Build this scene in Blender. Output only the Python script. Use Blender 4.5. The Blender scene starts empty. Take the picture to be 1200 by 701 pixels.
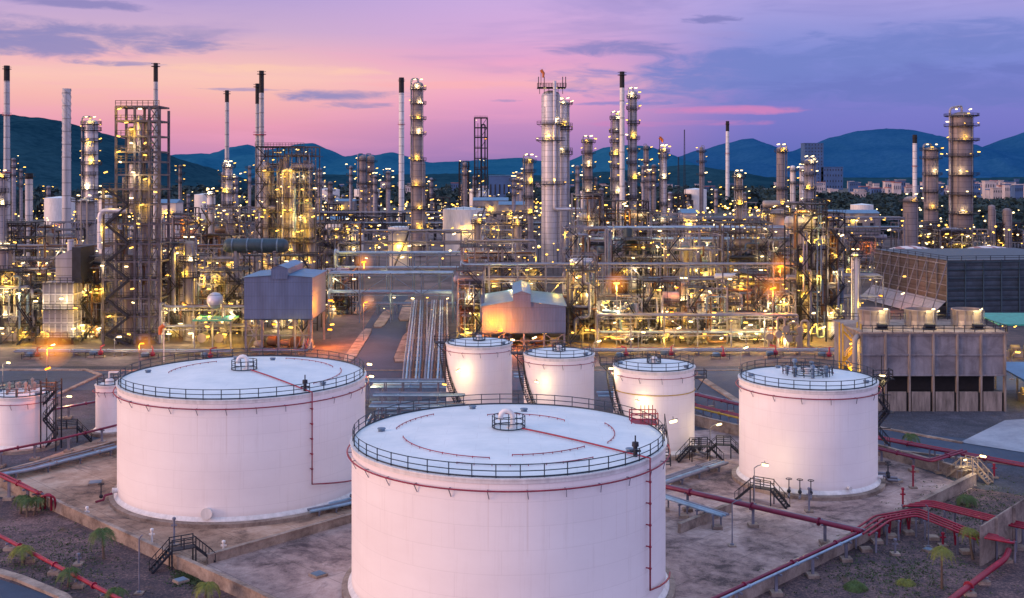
import bpy, math, random
from math import sin, cos, pi, radians, sqrt, atan2
from mathutils import Vector
random.seed(7)
SC = bpy.context.scene
COL = SC.collection
CAMH, F, HZ = 40.0, 1300.0, 205.0

# ---- measuring: how wide / high a thing standing at distance Y is ----
def X(px, Y): return (px - 600.0) / F * Y
def Z(py, Y): return CAMH - (py - HZ) / F * Y
def YG(py, z=0.0): return (CAMH - z) * F / (py - HZ)
def G(px, py, z=0.0):
    Y = YG(py, z); return Vector((X(px, Y), Y, z))

# ---------------------------------------------------------------- materials
def nodes_of(name):
    m = bpy.data.materials.new(name); m.use_nodes = True
    nt = m.node_tree; b = nt.nodes['Principled BSDF']
    return m, nt, b
def mk(nt, t, **kw):
    n = nt.nodes.new(t)
    for k, v in kw.items():
        if k in n.inputs: n.inputs[k].default_value = v
        else: setattr(n, k, v)
    return n
def math_n(nt, op, a, b=None, clamp=False):
    n = nt.nodes.new('ShaderNodeMath'); n.operation = op; n.use_clamp = clamp
    for i, v in enumerate((a, b)):
        if v is None: continue
        if isinstance(v, (int, float)): n.inputs[i].default_value = v
        else: nt.links.new(v, n.inputs[i])
    return n.outputs[0]
def mixc(nt, f, a, b, mode='MIX'):
    n = nt.nodes.new('ShaderNodeMix'); n.data_type = 'RGBA'; n.blend_type = mode
    for i, v in ((0, f), (6, a), (7, b)):
        if isinstance(v, (int, float)): n.inputs[i].default_value = v
        elif isinstance(v, (tuple, list)): n.inputs[i].default_value = (v[0], v[1], v[2], 1)
        else: nt.links.new(v, n.inputs[i])
    return n.outputs[2]
def ramp(nt, f, stops, interp='LINEAR'):
    n = nt.nodes.new('ShaderNodeValToRGB'); n.color_ramp.interpolation = interp
    el = n.color_ramp.elements
    while len(el) < len(stops): el.new(0.5)
    for e, (p, c) in zip(el, stops):
        e.position = p; e.color = (c[0], c[1], c[2], 1) if isinstance(c, (tuple, list)) else (c, c, c, 1)
    nt.links.new(f, n.inputs[0]); return n.outputs[0]
def noise(nt, vec, scale, detail=4, rough=0.55, dist=0.0):
    n = mk(nt, 'ShaderNodeTexNoise', Scale=scale, Detail=detail, Roughness=rough, Distortion=dist)
    nt.links.new(vec, n.inputs['Vector']); return n.outputs['Fac']
def coords(nt, kind='Object'): return nt.nodes.new('ShaderNodeTexCoord').outputs[kind]
def scaled(nt, vec, s):
    n = nt.nodes.new('ShaderNodeMapping'); n.inputs['Scale'].default_value = s
    nt.links.new(vec, n.inputs[0]); return n.outputs[0]
def bump(nt, b, h, dist=0.05, strength=0.5):
    n = mk(nt, 'ShaderNodeBump', Distance=dist, Strength=strength)
    nt.links.new(h, n.inputs['Height']); nt.links.new(n.outputs[0], b.inputs['Normal'])
def world_pos(nt): return nt.nodes.new('ShaderNodeNewGeometry').outputs['Position']

def simple(name, col, rough=0.6, metal=0.0, var=0.35, scale=0.8, streak=False, rust=0.0):
    m, nt, b = nodes_of(name)
    p = world_pos(nt)
    v = scaled(nt, p, (1, 1, 0.15)) if streak else p
    f = noise(nt, v, scale, 5, 0.65)
    dark = tuple(c * (1 - var) for c in col); lite = tuple(min(1, c * (1 + var * .6)) for c in col)
    c = ramp(nt, f, [(0.3, dark), (0.7, lite)])
    if rust > 0:
        f2 = noise(nt, v, scale * 2.3, 6, 0.7)
        r = math_n(nt, 'GREATER_THAN', f2, 1 - rust)
        c = mixc(nt, r, c, (0.16, 0.07, 0.035))
    nt.links.new(c, b.inputs['Base Color'])
    b.inputs['Roughness'].default_value = rough; b.inputs['Metallic'].default_value = metal
    return m
def cladding(name, col, step=2.4, metal=0.35, rough=0.45, var=0.3):
    """silver insulation cladding: thin dark seams at each course"""
    m, nt, b = nodes_of(name)
    p = world_pos(nt)
    sep = nt.nodes.new('ShaderNodeSeparateXYZ'); nt.links.new(p, sep.inputs[0])
    fz = math_n(nt, 'FRACT', math_n(nt, 'DIVIDE', sep.outputs[2], step))
    seam = math_n(nt, 'LESS_THAN', fz, 0.09)
    n1 = noise(nt, scaled(nt, p, (1, 1, 0.12)), 0.6, 5, 0.7)
    cell = math_n(nt, 'FLOOR', math_n(nt, 'DIVIDE', sep.outputs[2], step))
    wn = nt.nodes.new('ShaderNodeTexWhiteNoise'); wn.noise_dimensions = '1D'; nt.links.new(cell, wn.inputs['W'])
    c = ramp(nt, n1, [(0.3, tuple(x * (1 - var) for x in col)), (0.7, tuple(x * 1.15 for x in col))])
    c = mixc(nt, math_n(nt, 'MULTIPLY', wn.outputs[0], 0.35), c, tuple(x * 0.55 for x in col))
    c = mixc(nt, math_n(nt, 'MULTIPLY', seam, 0.65), c, tuple(x * 0.3 for x in col))
    nt.links.new(c, b.inputs['Base Color'])
    b.inputs['Roughness'].default_value = rough; b.inputs['Metallic'].default_value = metal
    return m
def tank_wall():
    m, nt, b = nodes_of('tank_white_paint')
    o = coords(nt); sep = nt.nodes.new('ShaderNodeSeparateXYZ'); nt.links.new(o, sep.inputs[0])
    ang = math_n(nt, 'MULTIPLY', math_n(nt, 'ARCTAN2', sep.outputs[1], sep.outputs[0]), 14.0)
    cmb = nt.nodes.new('ShaderNodeCombineXYZ'); nt.links.new(ang, cmb.inputs[0]); nt.links.new(sep.outputs[2], cmb.inputs[1])
    br = mk(nt, 'ShaderNodeTexBrick', Scale=1.0); br.offset = 0.5
    br.inputs['Mortar Size'].default_value = 0.035; br.inputs['Brick Width'].default_value = 7.5; br.inputs['Row Height'].default_value = 2.05
    br.inputs['Color1'].default_value = (0, 0, 0, 1); br.inputs['Color2'].default_value = (0.35, 0.35, 0.35, 1); br.inputs['Mortar'].default_value = (1, 1, 1, 1)
    nt.links.new(cmb.outputs[0], br.inputs[0])
    st = noise(nt, scaled(nt, cmb.outputs[0], (1.6, 0.06, 1)), 1.0, 6, 0.7)
    big = noise(nt, scaled(nt, cmb.outputs[0], (0.12, 0.2, 1)), 1.0, 4, 0.6)
    fine = noise(nt, cmb.outputs[0], 3.0, 6, 0.7)
    c = ramp(nt, big, [(0.3, (0.83, 0.77, 0.78)), (0.7, (0.90, 0.85, 0.86))])
    c = mixc(nt, ramp(nt, st, [(0.55, 0.0), (0.8, 0.32)]), c, (0.55, 0.47, 0.44))
    c = mixc(nt, ramp(nt, fine, [(0.62, 0.0), (0.8, 0.2)]), c, (0.55, 0.5, 0.5))
    c = mixc(nt, math_n(nt, 'MULTIPLY', br.outputs['Fac'], 0.13), c, (0.45, 0.4, 0.42))
    # drips below the rim: thin vertical runs
    run = noise(nt, scaled(nt, cmb.outputs[0], (3.2, 0.02, 1)), 1.0, 3, 0.6); hi = math_n(nt, 'MULTIPLY', math_n(nt, 'SUBTRACT', sep.outputs[2], 7.5, True), .5, True)
    c = mixc(nt, math_n(nt, 'MULTIPLY', ramp(nt, run, [(0.60, 0.0), (0.70, 0.5)]), hi), c, (0.50, 0.36, 0.28))
    # grime near the bottom of the wall
    low = math_n(nt, 'MULTIPLY', math_n(nt, 'SUBTRACT', 1.6, sep.outputs[2], True), math_n(nt, 'MULTIPLY', st, 0.7), True)
    c = mixc(nt, low, c, (0.42, 0.33, 0.28))
    nt.links.new(c, b.inputs['Base Color']); b.inputs['Roughness'].default_value = 0.55
    bh = math_n(nt, 'ADD', math_n(nt, 'MULTIPLY', big, 0.6), math_n(nt, 'MULTIPLY', br.outputs['Fac'], -0.2))
    bump(nt, b, bh, 0.25, 0.35)
    return m
def tank_roof():
    m, nt, b = nodes_of('tank_roof_paint')
    o = coords(nt)
    br = mk(nt, 'ShaderNodeTexBrick', Scale=1.0); br.offset = 0.5
    br.inputs['Mortar Size'].default_value = 0.03; br.inputs['Brick Width'].default_value = 6.0; br.inputs['Row Height'].default_value = 1.9
    nt.links.new(o, br.inputs[0])
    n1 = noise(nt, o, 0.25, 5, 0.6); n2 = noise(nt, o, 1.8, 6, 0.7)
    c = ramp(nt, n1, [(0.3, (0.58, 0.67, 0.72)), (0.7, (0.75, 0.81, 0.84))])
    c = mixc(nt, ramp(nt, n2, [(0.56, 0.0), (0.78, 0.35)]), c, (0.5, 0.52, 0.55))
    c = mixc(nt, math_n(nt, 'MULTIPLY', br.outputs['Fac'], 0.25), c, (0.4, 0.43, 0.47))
    nt.links.new(c, b.inputs['Base Color']); b.inputs['Roughness'].default_value = 0.5
    bump(nt, b, math_n(nt, 'SUBTRACT', n1, math_n(nt, 'MULTIPLY', br.outputs['Fac'], .3)), 0.2, 0.3)
    return m
def ground_mat(name, stops, s1=0.06, s2=0.9, fine=6.0, patch=None, patch_lo=0.56, joints=False, rough=0.85, bumpd=0.08, wf=0.12):
    m, nt, b = nodes_of(name)
    p = world_pos(nt)
    a = noise(nt, p, s1, 6, 0.62, 0.4); c2 = noise(nt, p, s2, 6, 0.7, 0.2); fn = noise(nt, p, fine, 3, 0.7)
    f = math_n(nt, 'ADD', math_n(nt, 'MULTIPLY', a, 0.74 - wf), math_n(nt, 'ADD', math_n(nt, 'MULTIPLY', c2, 0.26), math_n(nt, 'MULTIPLY', fn, wf)))
    c = ramp(nt, f, stops)
    if patch:
        p2 = scaled(nt, p, (1.0, 1.0, 1.0))
        pn = noise(nt, p2, 0.17, 7, 0.68, 1.2)
        c = mixc(nt, ramp(nt, pn, [(patch_lo, 0.0), (patch_lo + 0.12, 0.7)]), c, patch)
    if joints:
        mp = nt.nodes.new('ShaderNodeMapping'); mp.inputs['Rotation'].default_value = (0, 0, radians(45)); nt.links.new(p, mp.inputs[0])
        br = mk(nt, 'ShaderNodeTexBrick', Scale=1.0); br.offset = 0
        br.inputs['Mortar Size'].default_value = 0.05; br.inputs['Brick Width'].default_value = 6.5; br.inputs['Row Height'].default_value = 6.5
        nt.links.new(mp.outputs[0], br.inputs[0])
        c = mixc(nt, math_n(nt, 'MULTIPLY', br.outputs['Fac'], 0.45), c, (0.04, 0.035, 0.03))
    nt.links.new(c, b.inputs['Base Color']); b.inputs['Roughness'].default_value = rough
    bump(nt, b, math_n(nt, 'ADD', fn, c2), bumpd, 0.6)
    return m
def glow(name, col, s):
    m = bpy.data.materials.new(name); m.use_nodes = True; nt = m.node_tree; nt.nodes.clear()
    e = nt.nodes.new('ShaderNodeEmission'); e.inputs[0].default_value = (*col, 1); e.inputs[1].default_value = s
    o = nt.nodes.new('ShaderNodeOutputMaterial'); nt.links.new(e.outputs[0], o.inputs[0])
    try: m.cycles.emission_sampling = 'NONE'
    except Exception: pass
    return m

M = {}
M['wall'] = tank_wall(); M['roof'] = tank_roof()
M['white'] = simple('white_painted_steel', (0.72, 0.70, 0.70), 0.5, 0, 0.2, 1.5, True)
M['concrete'] = ground_mat('weathered_concrete', [(0.38, (0.11, 0.08, 0.07)), (0.5, (0.27, 0.21, 0.18)), (0.62, (0.42, 0.34, 0.29))], 0.3, 2.0, 9)
M['bund_floor'] = ground_mat('stained_bund_floor', [(0.40, (0.06, 0.038, 0.035)), (0.46, (0.25, 0.16, 0.115)), (0.54, (0.40, 0.27, 0.20)), (0.62, (0.52, 0.39, 0.31))], 0.09, 0.8, 6, (0.05, 0.032, 0.035), 0.53, True)
M['bund_floor_light'] = ground_mat('pale_bund_floor', [(0.40, (0.06, 0.04, 0.045)), (0.46, (0.25, 0.175, 0.17)), (0.54, (0.42, 0.31, 0.29)), (0.62, (0.54, 0.43, 0.41))], 0.09, 0.8, 6, (0.06, 0.036, 0.048), 0.53, True)
M['gravel'] = ground_mat('dark_gravel', [(0.40, (0.02, 0.02, 0.035)), (0.49, (0.075, 0.05, 0.06)), (0.55, (0.17, 0.105, 0.105)), (0.64, (0.36, 0.22, 0.215))], 0.05, 0.5, 3.6, (0.085, 0.05, 0.02), 0.57, False, 0.95, 0.25, .42)
M['gravel_blue'] = ground_mat('blue_grey_gravel', [(0.40, (0.012, 0.02, 0.035)), (0.52, (0.05, 0.058, 0.085)), (0.64, (0.14, 0.14, 0.19))], 0.04, 0.5, 3.6, (0.11, 0.08, 0.075), 0.62, False, 0.95, 0.25, .36)
M['asphalt'] = ground_mat('asphalt', [(0.38, (0.018, 0.036, 0.070)), (0.6, (0.042, 0.075, 0.135))], 0.05, 0.8, 6, (0.07, 0.095, 0.14), 0.60)
M['plant_floor'] = ground_mat('plant_paving', [(0.38, (0.045, 0.033, 0.04)), (0.5, (0.09, 0.07, 0.08)), (0.62, (0.20, 0.155, 0.16))], 0.05, 0.5, 5, (0.07, 0.05, 0.04), 0.56)
M['land'] = ground_mat('far_land', [(0.4, (0.015, 0.028, 0.022)), (0.5, (0.04, 0.05, 0.045)), (0.6, (0.10, 0.09, 0.09))], 0.004, 0.03, 0.3)
M['silver'] = cladding('silver_cladding', (0.56, 0.56, 0.64))
M['silver_dim'] = cladding('weathered_cladding', (0.33, 0.32, 0.38), 2.0, 0.2, 0.55)
M['brown_clad'] = cladding('brown_cladding', (0.25, 0.215, 0.235), 3.0, 0.1, 0.6)
M['stack'] = cladding('pale_stack_paint', (0.52, 0.50, 0.54), 6.0, 0.0, 0.55, 0.2)
M['stack_white'] = cladding('white_stack_paint', (0.72, 0.70, 0.72), 7.0, 0.0, 0.5, 0.15)
M['black'] = simple('soot_and_gap_black', (0.015, 0.014, 0.018), 0.8)  # soot on stack tips; also stands in for shade in gaps
M['steel'] = simple('galvanised_steel', (0.18, 0.185, 0.25), 0.6, 0.2, 0.45, 0.5, False, 0.30)
M['steel_mid'] = simple('weathered_steel', (0.085, 0.08, 0.11), 0.6, 0.2, 0.45, 0.5, False, 0.36)
M['steel_dark'] = simple('dark_steel', (0.018, 0.021, 0.034), 0.65, 0.2, 0.5, 0.5)
M['steel_blue'] = simple('blue_grey_steel', (0.12, 0.19, 0.28), 0.55, 0.2, 0.4, 0.6)
M['rail'] = simple('dark_blue_rail_paint', (0.02, 0.035, 0.055), 0.6)
M['pipe'] = simple('pale_pipe', (0.20, 0.205, 0.26), 0.45, 0.3, 0.35, 0.6)
M['pipe_blue'] = simple('blue_white_pipe', (0.27, 0.40, 0.53), 0.45, 0.2, 0.3, 0.8)
M['pipe_brown'] = simple('rusty_pipe', (0.12, 0.06, 0.04), 0.7, 0.1, 0.5, 0.8)
M['red'] = simple('red_fire_main', (0.27, 0.006, 0.035), 0.45, 0, 0.35, 1.5)
M['maroon'] = simple('maroon_pipe', (0.17, 0.006, 0.045), 0.45, 0, 0.3, 1.5)
M['orange'] = simple('orange_paint', (0.55, 0.14, 0.03), 0.6)
M['yellow'] = simple('yellow_pipe', (0.5, 0.32, 0.03), 0.5)
M['teal'] = simple('teal_vessel', (0.028, 0.058, 0.085), 0.5, 0.2, 0.3, 0.6)
M['green'] = simple('green_roof_sheet', (0.03, 0.30, 0.24), 0.5)
M['vessel'] = simple('painted_vessel', (0.27, 0.235, 0.22), 0.5, 0.2, 0.35, 0.5, True)
M['deck'] = simple('grating_deck', (0.04, 0.034, 0.034), 0.8)
M['ramp'] = ground_mat('pale_road_slab', [(0.38, (0.20, 0.23, 0.29)), (0.6, (0.36, 0.40, 0.48))], 0.08, 0.8, 5)
M['yard_dark'] = ground_mat('dark_plant_yard', [(0.38, (0.018, 0.016, 0.024)), (0.5, (0.05, 0.04, 0.05)), (0.62, (0.12, 0.085, 0.085))], 0.06, 0.5, 5)  # shade among the plant structures put into the ground colour
M['glass'] = simple('dark_window', (0.02, 0.025, 0.04), 0.2)
M['town'] = simple('pale_render', (0.5, 0.45, 0.47), 0.8, 0, 0.3, 0.05)
M['town_blue'] = simple('hazy_blue_render', (0.055, 0.12, 0.27), 0.8, 0, 0.3, 0.05)  # the tower block's distance haze is put into this blue
M['town_roof'] = simple('red_town_roof', (0.35, 0.13, 0.13), 0.8, 0, 0.3, 0.05)
M['bark'] = simple('palm_bark', (0.13, 0.09, 0.07), 0.9)
M['frond'] = simple('palm_frond', (0.06, 0.11, 0.02), 0.6, 0, 0.5, 4)
M['frond_yellow'] = simple('yellow_frond', (0.17, 0.19, 0.025), 0.6, 0, 0.4, 4)
M['shrub'] = simple('shrub_leaf', (0.05, 0.09, 0.03), 0.7, 0, 0.5, 4)
M['wood_far'] = simple('far_wood_leaf', (0.014, 0.042, 0.050), 0.9, 0, 0.5, 0.05)
M['g_yellow'] = glow('lamp_glow_yellow', (1.0, 0.55, 0.10), 3.4)
M['g_white'] = glow('lamp_glow_white', (1.0, 0.74, 0.36), 4.5)
M['g_orange'] = glow('lamp_glow_orange', (1.0, 0.30, 0.02), 4.0)
M['g_red'] = glow('flare_glow', (1.0, 0.10, 0.04), 2.0)

def shed_mat(name, col, k=1.2):
    m, nt, b = nodes_of(name); p = world_pos(nt)
    sep = nt.nodes.new('ShaderNodeSeparateXYZ'); nt.links.new(p, sep.inputs[0])
    s = math_n(nt, 'ADD', sep.outputs[0], sep.outputs[1])
    w = math_n(nt, 'SINE', math_n(nt, 'MULTIPLY', s, 2 * pi * k))
    lap = math_n(nt, 'LESS_THAN', math_n(nt, 'FRACT', math_n(nt, 'DIVIDE', sep.outputs[2], 3.1)), 0.04)
    n1 = noise(nt, scaled(nt, p, (1, 1, 0.2)), 0.5, 5, 0.6)
    c = ramp(nt, n1, [(0.3, tuple(x * .75 for x in col)), (0.7, tuple(x * 1.15 for x in col))])
    c = mixc(nt, ramp(nt, w, [(0.2, 0.16), (0.8, 0.0)]), c, tuple(x * .5 for x in col))
    c = mixc(nt, math_n(nt, 'MULTIPLY', lap, .5), c, tuple(x * .4 for x in col))
    nt.links.new(c, b.inputs['Base Color']); b.inputs['Roughness'].default_value = 0.5
    bump(nt, b, w, 0.03, 0.3)
    return m
M['sheet'] = shed_mat('blue_grey_sheet', (0.085, 0.135, 0.26), 1.6)
M['sheet_roof'] = shed_mat('blue_roof_sheet', (0.085, 0.22, 0.38), 1.6)
def panel_mat():
    m, nt, b = nodes_of('cooling_tower_panel'); p = world_pos(nt)
    n1 = noise(nt, p, 0.25, 7, 0.7, 0.6); n2 = noise(nt, scaled(nt, p, (1, 1, 0.1)), 1.3, 6, 0.7)
    c = ramp(nt, n1, [(0.35, (0.13, 0.125, 0.15)), (0.5, (0.20, 0.195, 0.23)), (0.68, (0.27, 0.26, 0.30))])
    c = mixc(nt, ramp(nt, n2, [(0.5, 0.0), (0.7, 0.55)]), c, (0.085, 0.075, 0.08))
    nt.links.new(c, b.inputs['Base Color']); b.inputs['Roughness'].default_value = .85
    bump(nt, b, n2, .05, .5); return m
M['panel'] = panel_mat()
M['panel_light'] = simple('streaked_basin_panel', (0.26, 0.22, 0.20), .85, 0, .6, 1.6, True)
def louvre_mat(name, col, k):
    m, nt, b = nodes_of(name); p = world_pos(nt)
    sep = nt.nodes.new('ShaderNodeSeparateXYZ'); nt.links.new(p, sep.inputs[0])
    f = math_n(nt, 'FRACT', math_n(nt, 'MULTIPLY', sep.outputs[2], k))
    n1 = noise(nt, p, .3, 5, .6)
    c = ramp(nt, n1, [(.3, tuple(x * .6 for x in col)), (.7, tuple(x * 1.2 for x in col))])
    c = mixc(nt, ramp(nt, f, [(0.0, .8), (.35, .3), (1, 0.0)]), c, tuple(x * .25 for x in col))
    nt.links.new(c, b.inputs['Base Color']); b.inputs['Roughness'].default_value = .7
    bump(nt, b, f, .3, .7); return m
M['louvre'] = louvre_mat('brown_louvre', (0.11, 0.095, 0.115), .7)
M['louvre_teal'] = louvre_mat('teal_louvre', (0.065, 0.095, 0.14), .7)
def dome_mat():
    m, nt, b = nodes_of('rust_streaked_dome'); p = coords(nt)
    w = nt.nodes.new('ShaderNodeTexWave'); w.inputs['Scale'].default_value = .09; w.inputs['Distortion'].default_value = 6; w.inputs['Detail'].default_value = 4
    nt.links.new(p, w.inputs[0])
    c = mixc(nt, ramp(nt, w.outputs['Fac'], [(.62, 0.0), (.72, .9)]), (0.6, 0.56, 0.58), (0.28, 0.08, 0.06))
    nt.links.new(c, b.inputs['Base Color']); return m
M['dome'] = dome_mat()
def hill_mat(name, a, b_):  # bluish stops: distance haze is put into the hills' base colour
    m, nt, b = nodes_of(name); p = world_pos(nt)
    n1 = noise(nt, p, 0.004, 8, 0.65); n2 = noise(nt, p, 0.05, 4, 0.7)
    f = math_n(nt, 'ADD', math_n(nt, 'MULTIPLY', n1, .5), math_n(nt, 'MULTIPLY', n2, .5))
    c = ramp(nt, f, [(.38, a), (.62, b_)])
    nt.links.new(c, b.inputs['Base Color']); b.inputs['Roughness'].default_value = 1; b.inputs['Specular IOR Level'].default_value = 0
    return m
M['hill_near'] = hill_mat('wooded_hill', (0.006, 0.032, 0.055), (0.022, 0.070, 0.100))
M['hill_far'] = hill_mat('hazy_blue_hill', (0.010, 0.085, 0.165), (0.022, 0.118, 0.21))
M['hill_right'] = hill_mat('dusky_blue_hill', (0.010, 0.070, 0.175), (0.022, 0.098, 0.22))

# ---------------------------------------------------------------- mesh builder
class MB:
    def __init__(s): s.v = []; s.f = []; s.sm = []; s.mi = []; s.cur = 0
    def face(s, idx, smooth=False): s.f.append(idx); s.sm.append(smooth); s.mi.append(s.cur)
    def hexa(s, pts):
        n = len(s.v); s.v += [tuple(p) for p in pts]
        for q in ((0, 3, 2, 1), (4, 5, 6, 7), (0, 1, 5, 4), (1, 2, 6, 5), (2, 3, 7, 6), (3, 0, 4, 7)): s.face([n + i for i in q])
        return s
    def box(s, x0, x1, y0, y1, z0, z1):
        return s.hexa([(x0, y0, z0), (x1, y0, z0), (x1, y1, z0), (x0, y1, z0), (x0, y0, z1), (x1, y0, z1), (x1, y1, z1), (x0, y1, z1)])
    def bar(s, p, q, w=0.2, h=None):
        h = h or w; p = Vector(p); q = Vector(q); d = q - p
        if d.length < 1e-6: return s
        d.normalize(); up = Vector((0, 0, 1)) if abs(d.z) < 0.95 else Vector((0, 1, 0))
        a = d.cross(up).normalized() * (w / 2); b = a.cross(d).normalized() * (h / 2)
        return s.hexa([p - a - b, p + a - b, p + a + b, p - a + b, q - a - b, q + a - b, q + a + b, q - a + b])
    def tube(s, pts, r, n=8, closed=False, caps=True):
        pts = [Vector(p) for p in pts]; N = len(pts); base = len(s.v); prev = None
        for i, p in enumerate(pts):
            if closed: d = (pts[(i + 1) % N] - pts[i - 1])
            else:
                d1 = pts[min(i + 1, N - 1)] - p; d0 = p - pts[max(i - 1, 0)]
                d = (d1.normalized() if d1.length else d1) + (d0.normalized() if d0.length else d0)
            d = d.normalized() if d.length > 1e-6 else Vector((0, 0, 1))
            if prev is None:
                up = Vector((0, 0, 1)) if abs(d.z) < 0.9 else Vector((0, 1, 0)); a = d.cross(up).normalized()
            else: a = (prev - d * prev.dot(d)).normalized()
            prev = a; b = d.cross(a)
            rr = r[i] if isinstance(r, (list, tuple)) else r
            for k in range(n): s.v.append(tuple(p + (a * cos(2 * pi * k / n) + b * sin(2 * pi * k / n)) * rr))
        for i in range(N if closed else N - 1):
            j = (i + 1) % N
            for k in range(n):
                k2 = (k + 1) % n
                s.face([base + i * n + k, base + i * n + k2, base + j * n + k2, base + j * n + k], n > 5)
        if caps and not closed:
            for i, rev in ((0, True), (N - 1, False)):
                nb = len(s.v); s.v += s.v[base + i * n: base + i * n + n]
                s.face([nb + k for k in (range(n - 1, -1, -1) if rev else range(n))])
        return s
    def lathe(s, c, prof, n=24, a0=0, a1=2 * pi, sharp=()):
        """prof: list of (r, z); c: centre"""
        full = abs(a1 - a0 - 2 * pi) < 1e-6; m = n if full else n + 1
        for i in range(len(prof) - 1):
            (r0, z0), (r1, z1) = prof[i], prof[i + 1]; base = len(s.v)
            for r, z in ((r0, z0), (r1, z1)):
                for k in range(m):
                    a = a0 + (a1 - a0) * k / n; s.v.append((c[0] + r * cos(a), c[1] + r * sin(a), c[2] + z))
            for k in range(n):
                k2 = (k + 1) % m
                s.face([base + k, base + k2, base + m + k2, base + m + k], True)
        return s
    def ring(s, c, R, r, a0=0, a1=2 * pi, seg=64, n=5):
        full = abs(a1 - a0 - 2 * pi) < 1e-6; cnt = seg if full else seg + 1
        pts = [(c[0] + R * cos(a0 + (a1 - a0) * k / seg), c[1] + R * sin(a0 + (a1 - a0) * k / seg), c[2]) for k in range(cnt)]
        return s.tube(pts, r, n, closed=full)
    def ball(s, c, r, n=8, sz=1.0):
        return s.lathe(c, [(r * sin(pi * i / n) + 1e-4, -r * sz * cos(pi * i / n)) for i in range(n + 1)], n * 2)
    def poly(s, pts, up=True):
        n = len(s.v); s.v += [tuple(p) for p in pts]; s.face([n + i for i in range(len(pts))]); return s
    def quad(s, a, b, c, d): return s.poly([a, b, c, d])

WL = {}
def wl(o): return WL[o.name] if o is not None else Vector((0, 0, 0))
def link(o, parent, at):
    COL.objects.link(o)
    if parent is not None:
        o.parent = parent; o.location = at - wl(parent)
    else: o.location = at
    WL[o.name] = Vector(at); return o
def props(o, label=None, cat=None, group=None, kind=None):
    if label: o['label'] = label
    if cat: o['category'] = cat
    if group: o['group'] = group
    if kind: o['kind'] = kind
    return o
def thing(name, label, cat, at, group=None):
    o = bpy.data.objects.new(name, None); o.empty_display_size = 1
    link(o, None, Vector(at)); return props(o, label, cat, group, 'thing')
def part(name, mb, mat, parent=None, at=None, label=None):
    """mb is in world coordinates; the mesh is stored relative to its own origin"""
    at = Vector(at) if at is not None else (wl(parent) if parent is not None else Vector((0, 0, 0)))
    me = bpy.data.meshes.new(name)
    me.from_pydata([(x - at[0], y - at[1], z - at[2]) for x, y, z in mb.v], [], mb.f)
    mats = mat if isinstance(mat, (list, tuple)) else [mat]
    for m in mats: me.materials.append(M[m] if isinstance(m, str) else m)
    me.polygons.foreach_set('use_smooth', mb.sm)
    if len(mats) > 1: me.polygons.foreach_set('material_index', mb.mi)
    me.update()
    o = bpy.data.objects.new(name, me); link(o, parent, at)
    if label: o['label'] = label
    return o
def solo(name, mb, mat, label, cat, at, group=None):
    return props(part(name, mb, mat, None, at), label, cat, group, 'thing')
def struct(name, mb, mat): return props(part(name, mb, mat), kind='structure')
def twin(o, parent, at):
    """a copy of a part (mesh shared) standing at a world position"""
    c = o.copy(); COL.objects.link(c); c.parent = parent; c.location = Vector(at) - wl(parent); WL[c.name] = Vector(at)
    return c
def copy_thing(root, at, label, rz=0, scale=1.0, group=None):
    r = root.copy(); COL.objects.link(r); r.location = at; r.rotation_euler = (0, 0, rz); r.scale = (scale,) * 3; r['label'] = label
    if group: r['group'] = group
    WL[r.name] = Vector(at)
    for ch in root.children:
        c = ch.copy(); COL.objects.link(c); c.parent = r
        for g in ch.children:
            d = g.copy(); COL.objects.link(d); d.parent = c
    return r

# ---------------------------------------------------------------- lamps
LIGHTS = {}
for k, (col, rad) in {'yellow': ((1, 0.55, 0.05), .3), 'white': ((1, 0.72, 0.30), .4), 'orange': ((1, 0.20, 0.005), .35)}.items():
    LIGHTS[k] = (col, rad)
LD = {}; NL = [0]
def light(parent, at, kind='yellow', power=700):
    key = (kind, int(power))
    if key not in LD:
        l = bpy.data.lights.new('lamp_light', 'POINT'); l.color = LIGHTS[kind][0]; l.energy = power; l.shadow_soft_size = LIGHTS[kind][1]
        LD[key] = l
    o = bpy.data.objects.new('lamp_light', LD[key]); COL.objects.link(o); NL[0] += 1
    o.parent = parent; o.location = Vector(at) - wl(parent); return o
def lamp_mesh(kind, s, ang, lean):
    """a tubular fitting on a short bracket: glowing diffuser below, dark hood above"""
    mb = MB(); L = 0.5 * s; d = Vector((cos(ang), sin(ang), lean)) * L
    mb.cur = 0; mb.tube([-d, -d * .8, d * .8, d], [0.09 * s, 0.19 * s, 0.19 * s, 0.09 * s], 6)
    mb.cur = 1; mb.bar(-d * 1.05 + Vector((0, 0, .25 * s)), d * 1.05 + Vector((0, 0, .25 * s)), .34 * s, .06 * s)
    mb.bar((0, 0, .25 * s), (0, .3 * s, .55 * s), .07 * s)
    me = bpy.data.meshes.new('lamp'); me.from_pydata(mb.v, [], mb.f); me.materials.append(M['g_' + kind]); me.materials.append(M['steel_dark'])
    me.polygons.foreach_set('material_index', mb.mi); return me
LM = {}
def lamp(parent, at, kind='yellow', s=1.0, lit=None, power=700, name='lamp'):
    v = random.randrange(5); key = (kind, round(s, 1), v)
    if key not in LM: LM[key] = lamp_mesh(kind, round(s, 1), random.uniform(-.7, .7), random.choice((0, 0, .15, .35, -.15)))
    o = bpy.data.objects.new(name, LM[key]); COL.objects.link(o); o.parent = parent; o.location = Vector(at) - wl(parent); WL[o.name] = Vector(at)
    if lit: light(parent, Vector(at) + Vector((0, -.15 * s, -.8 * s)), kind, power)
    return o

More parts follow.
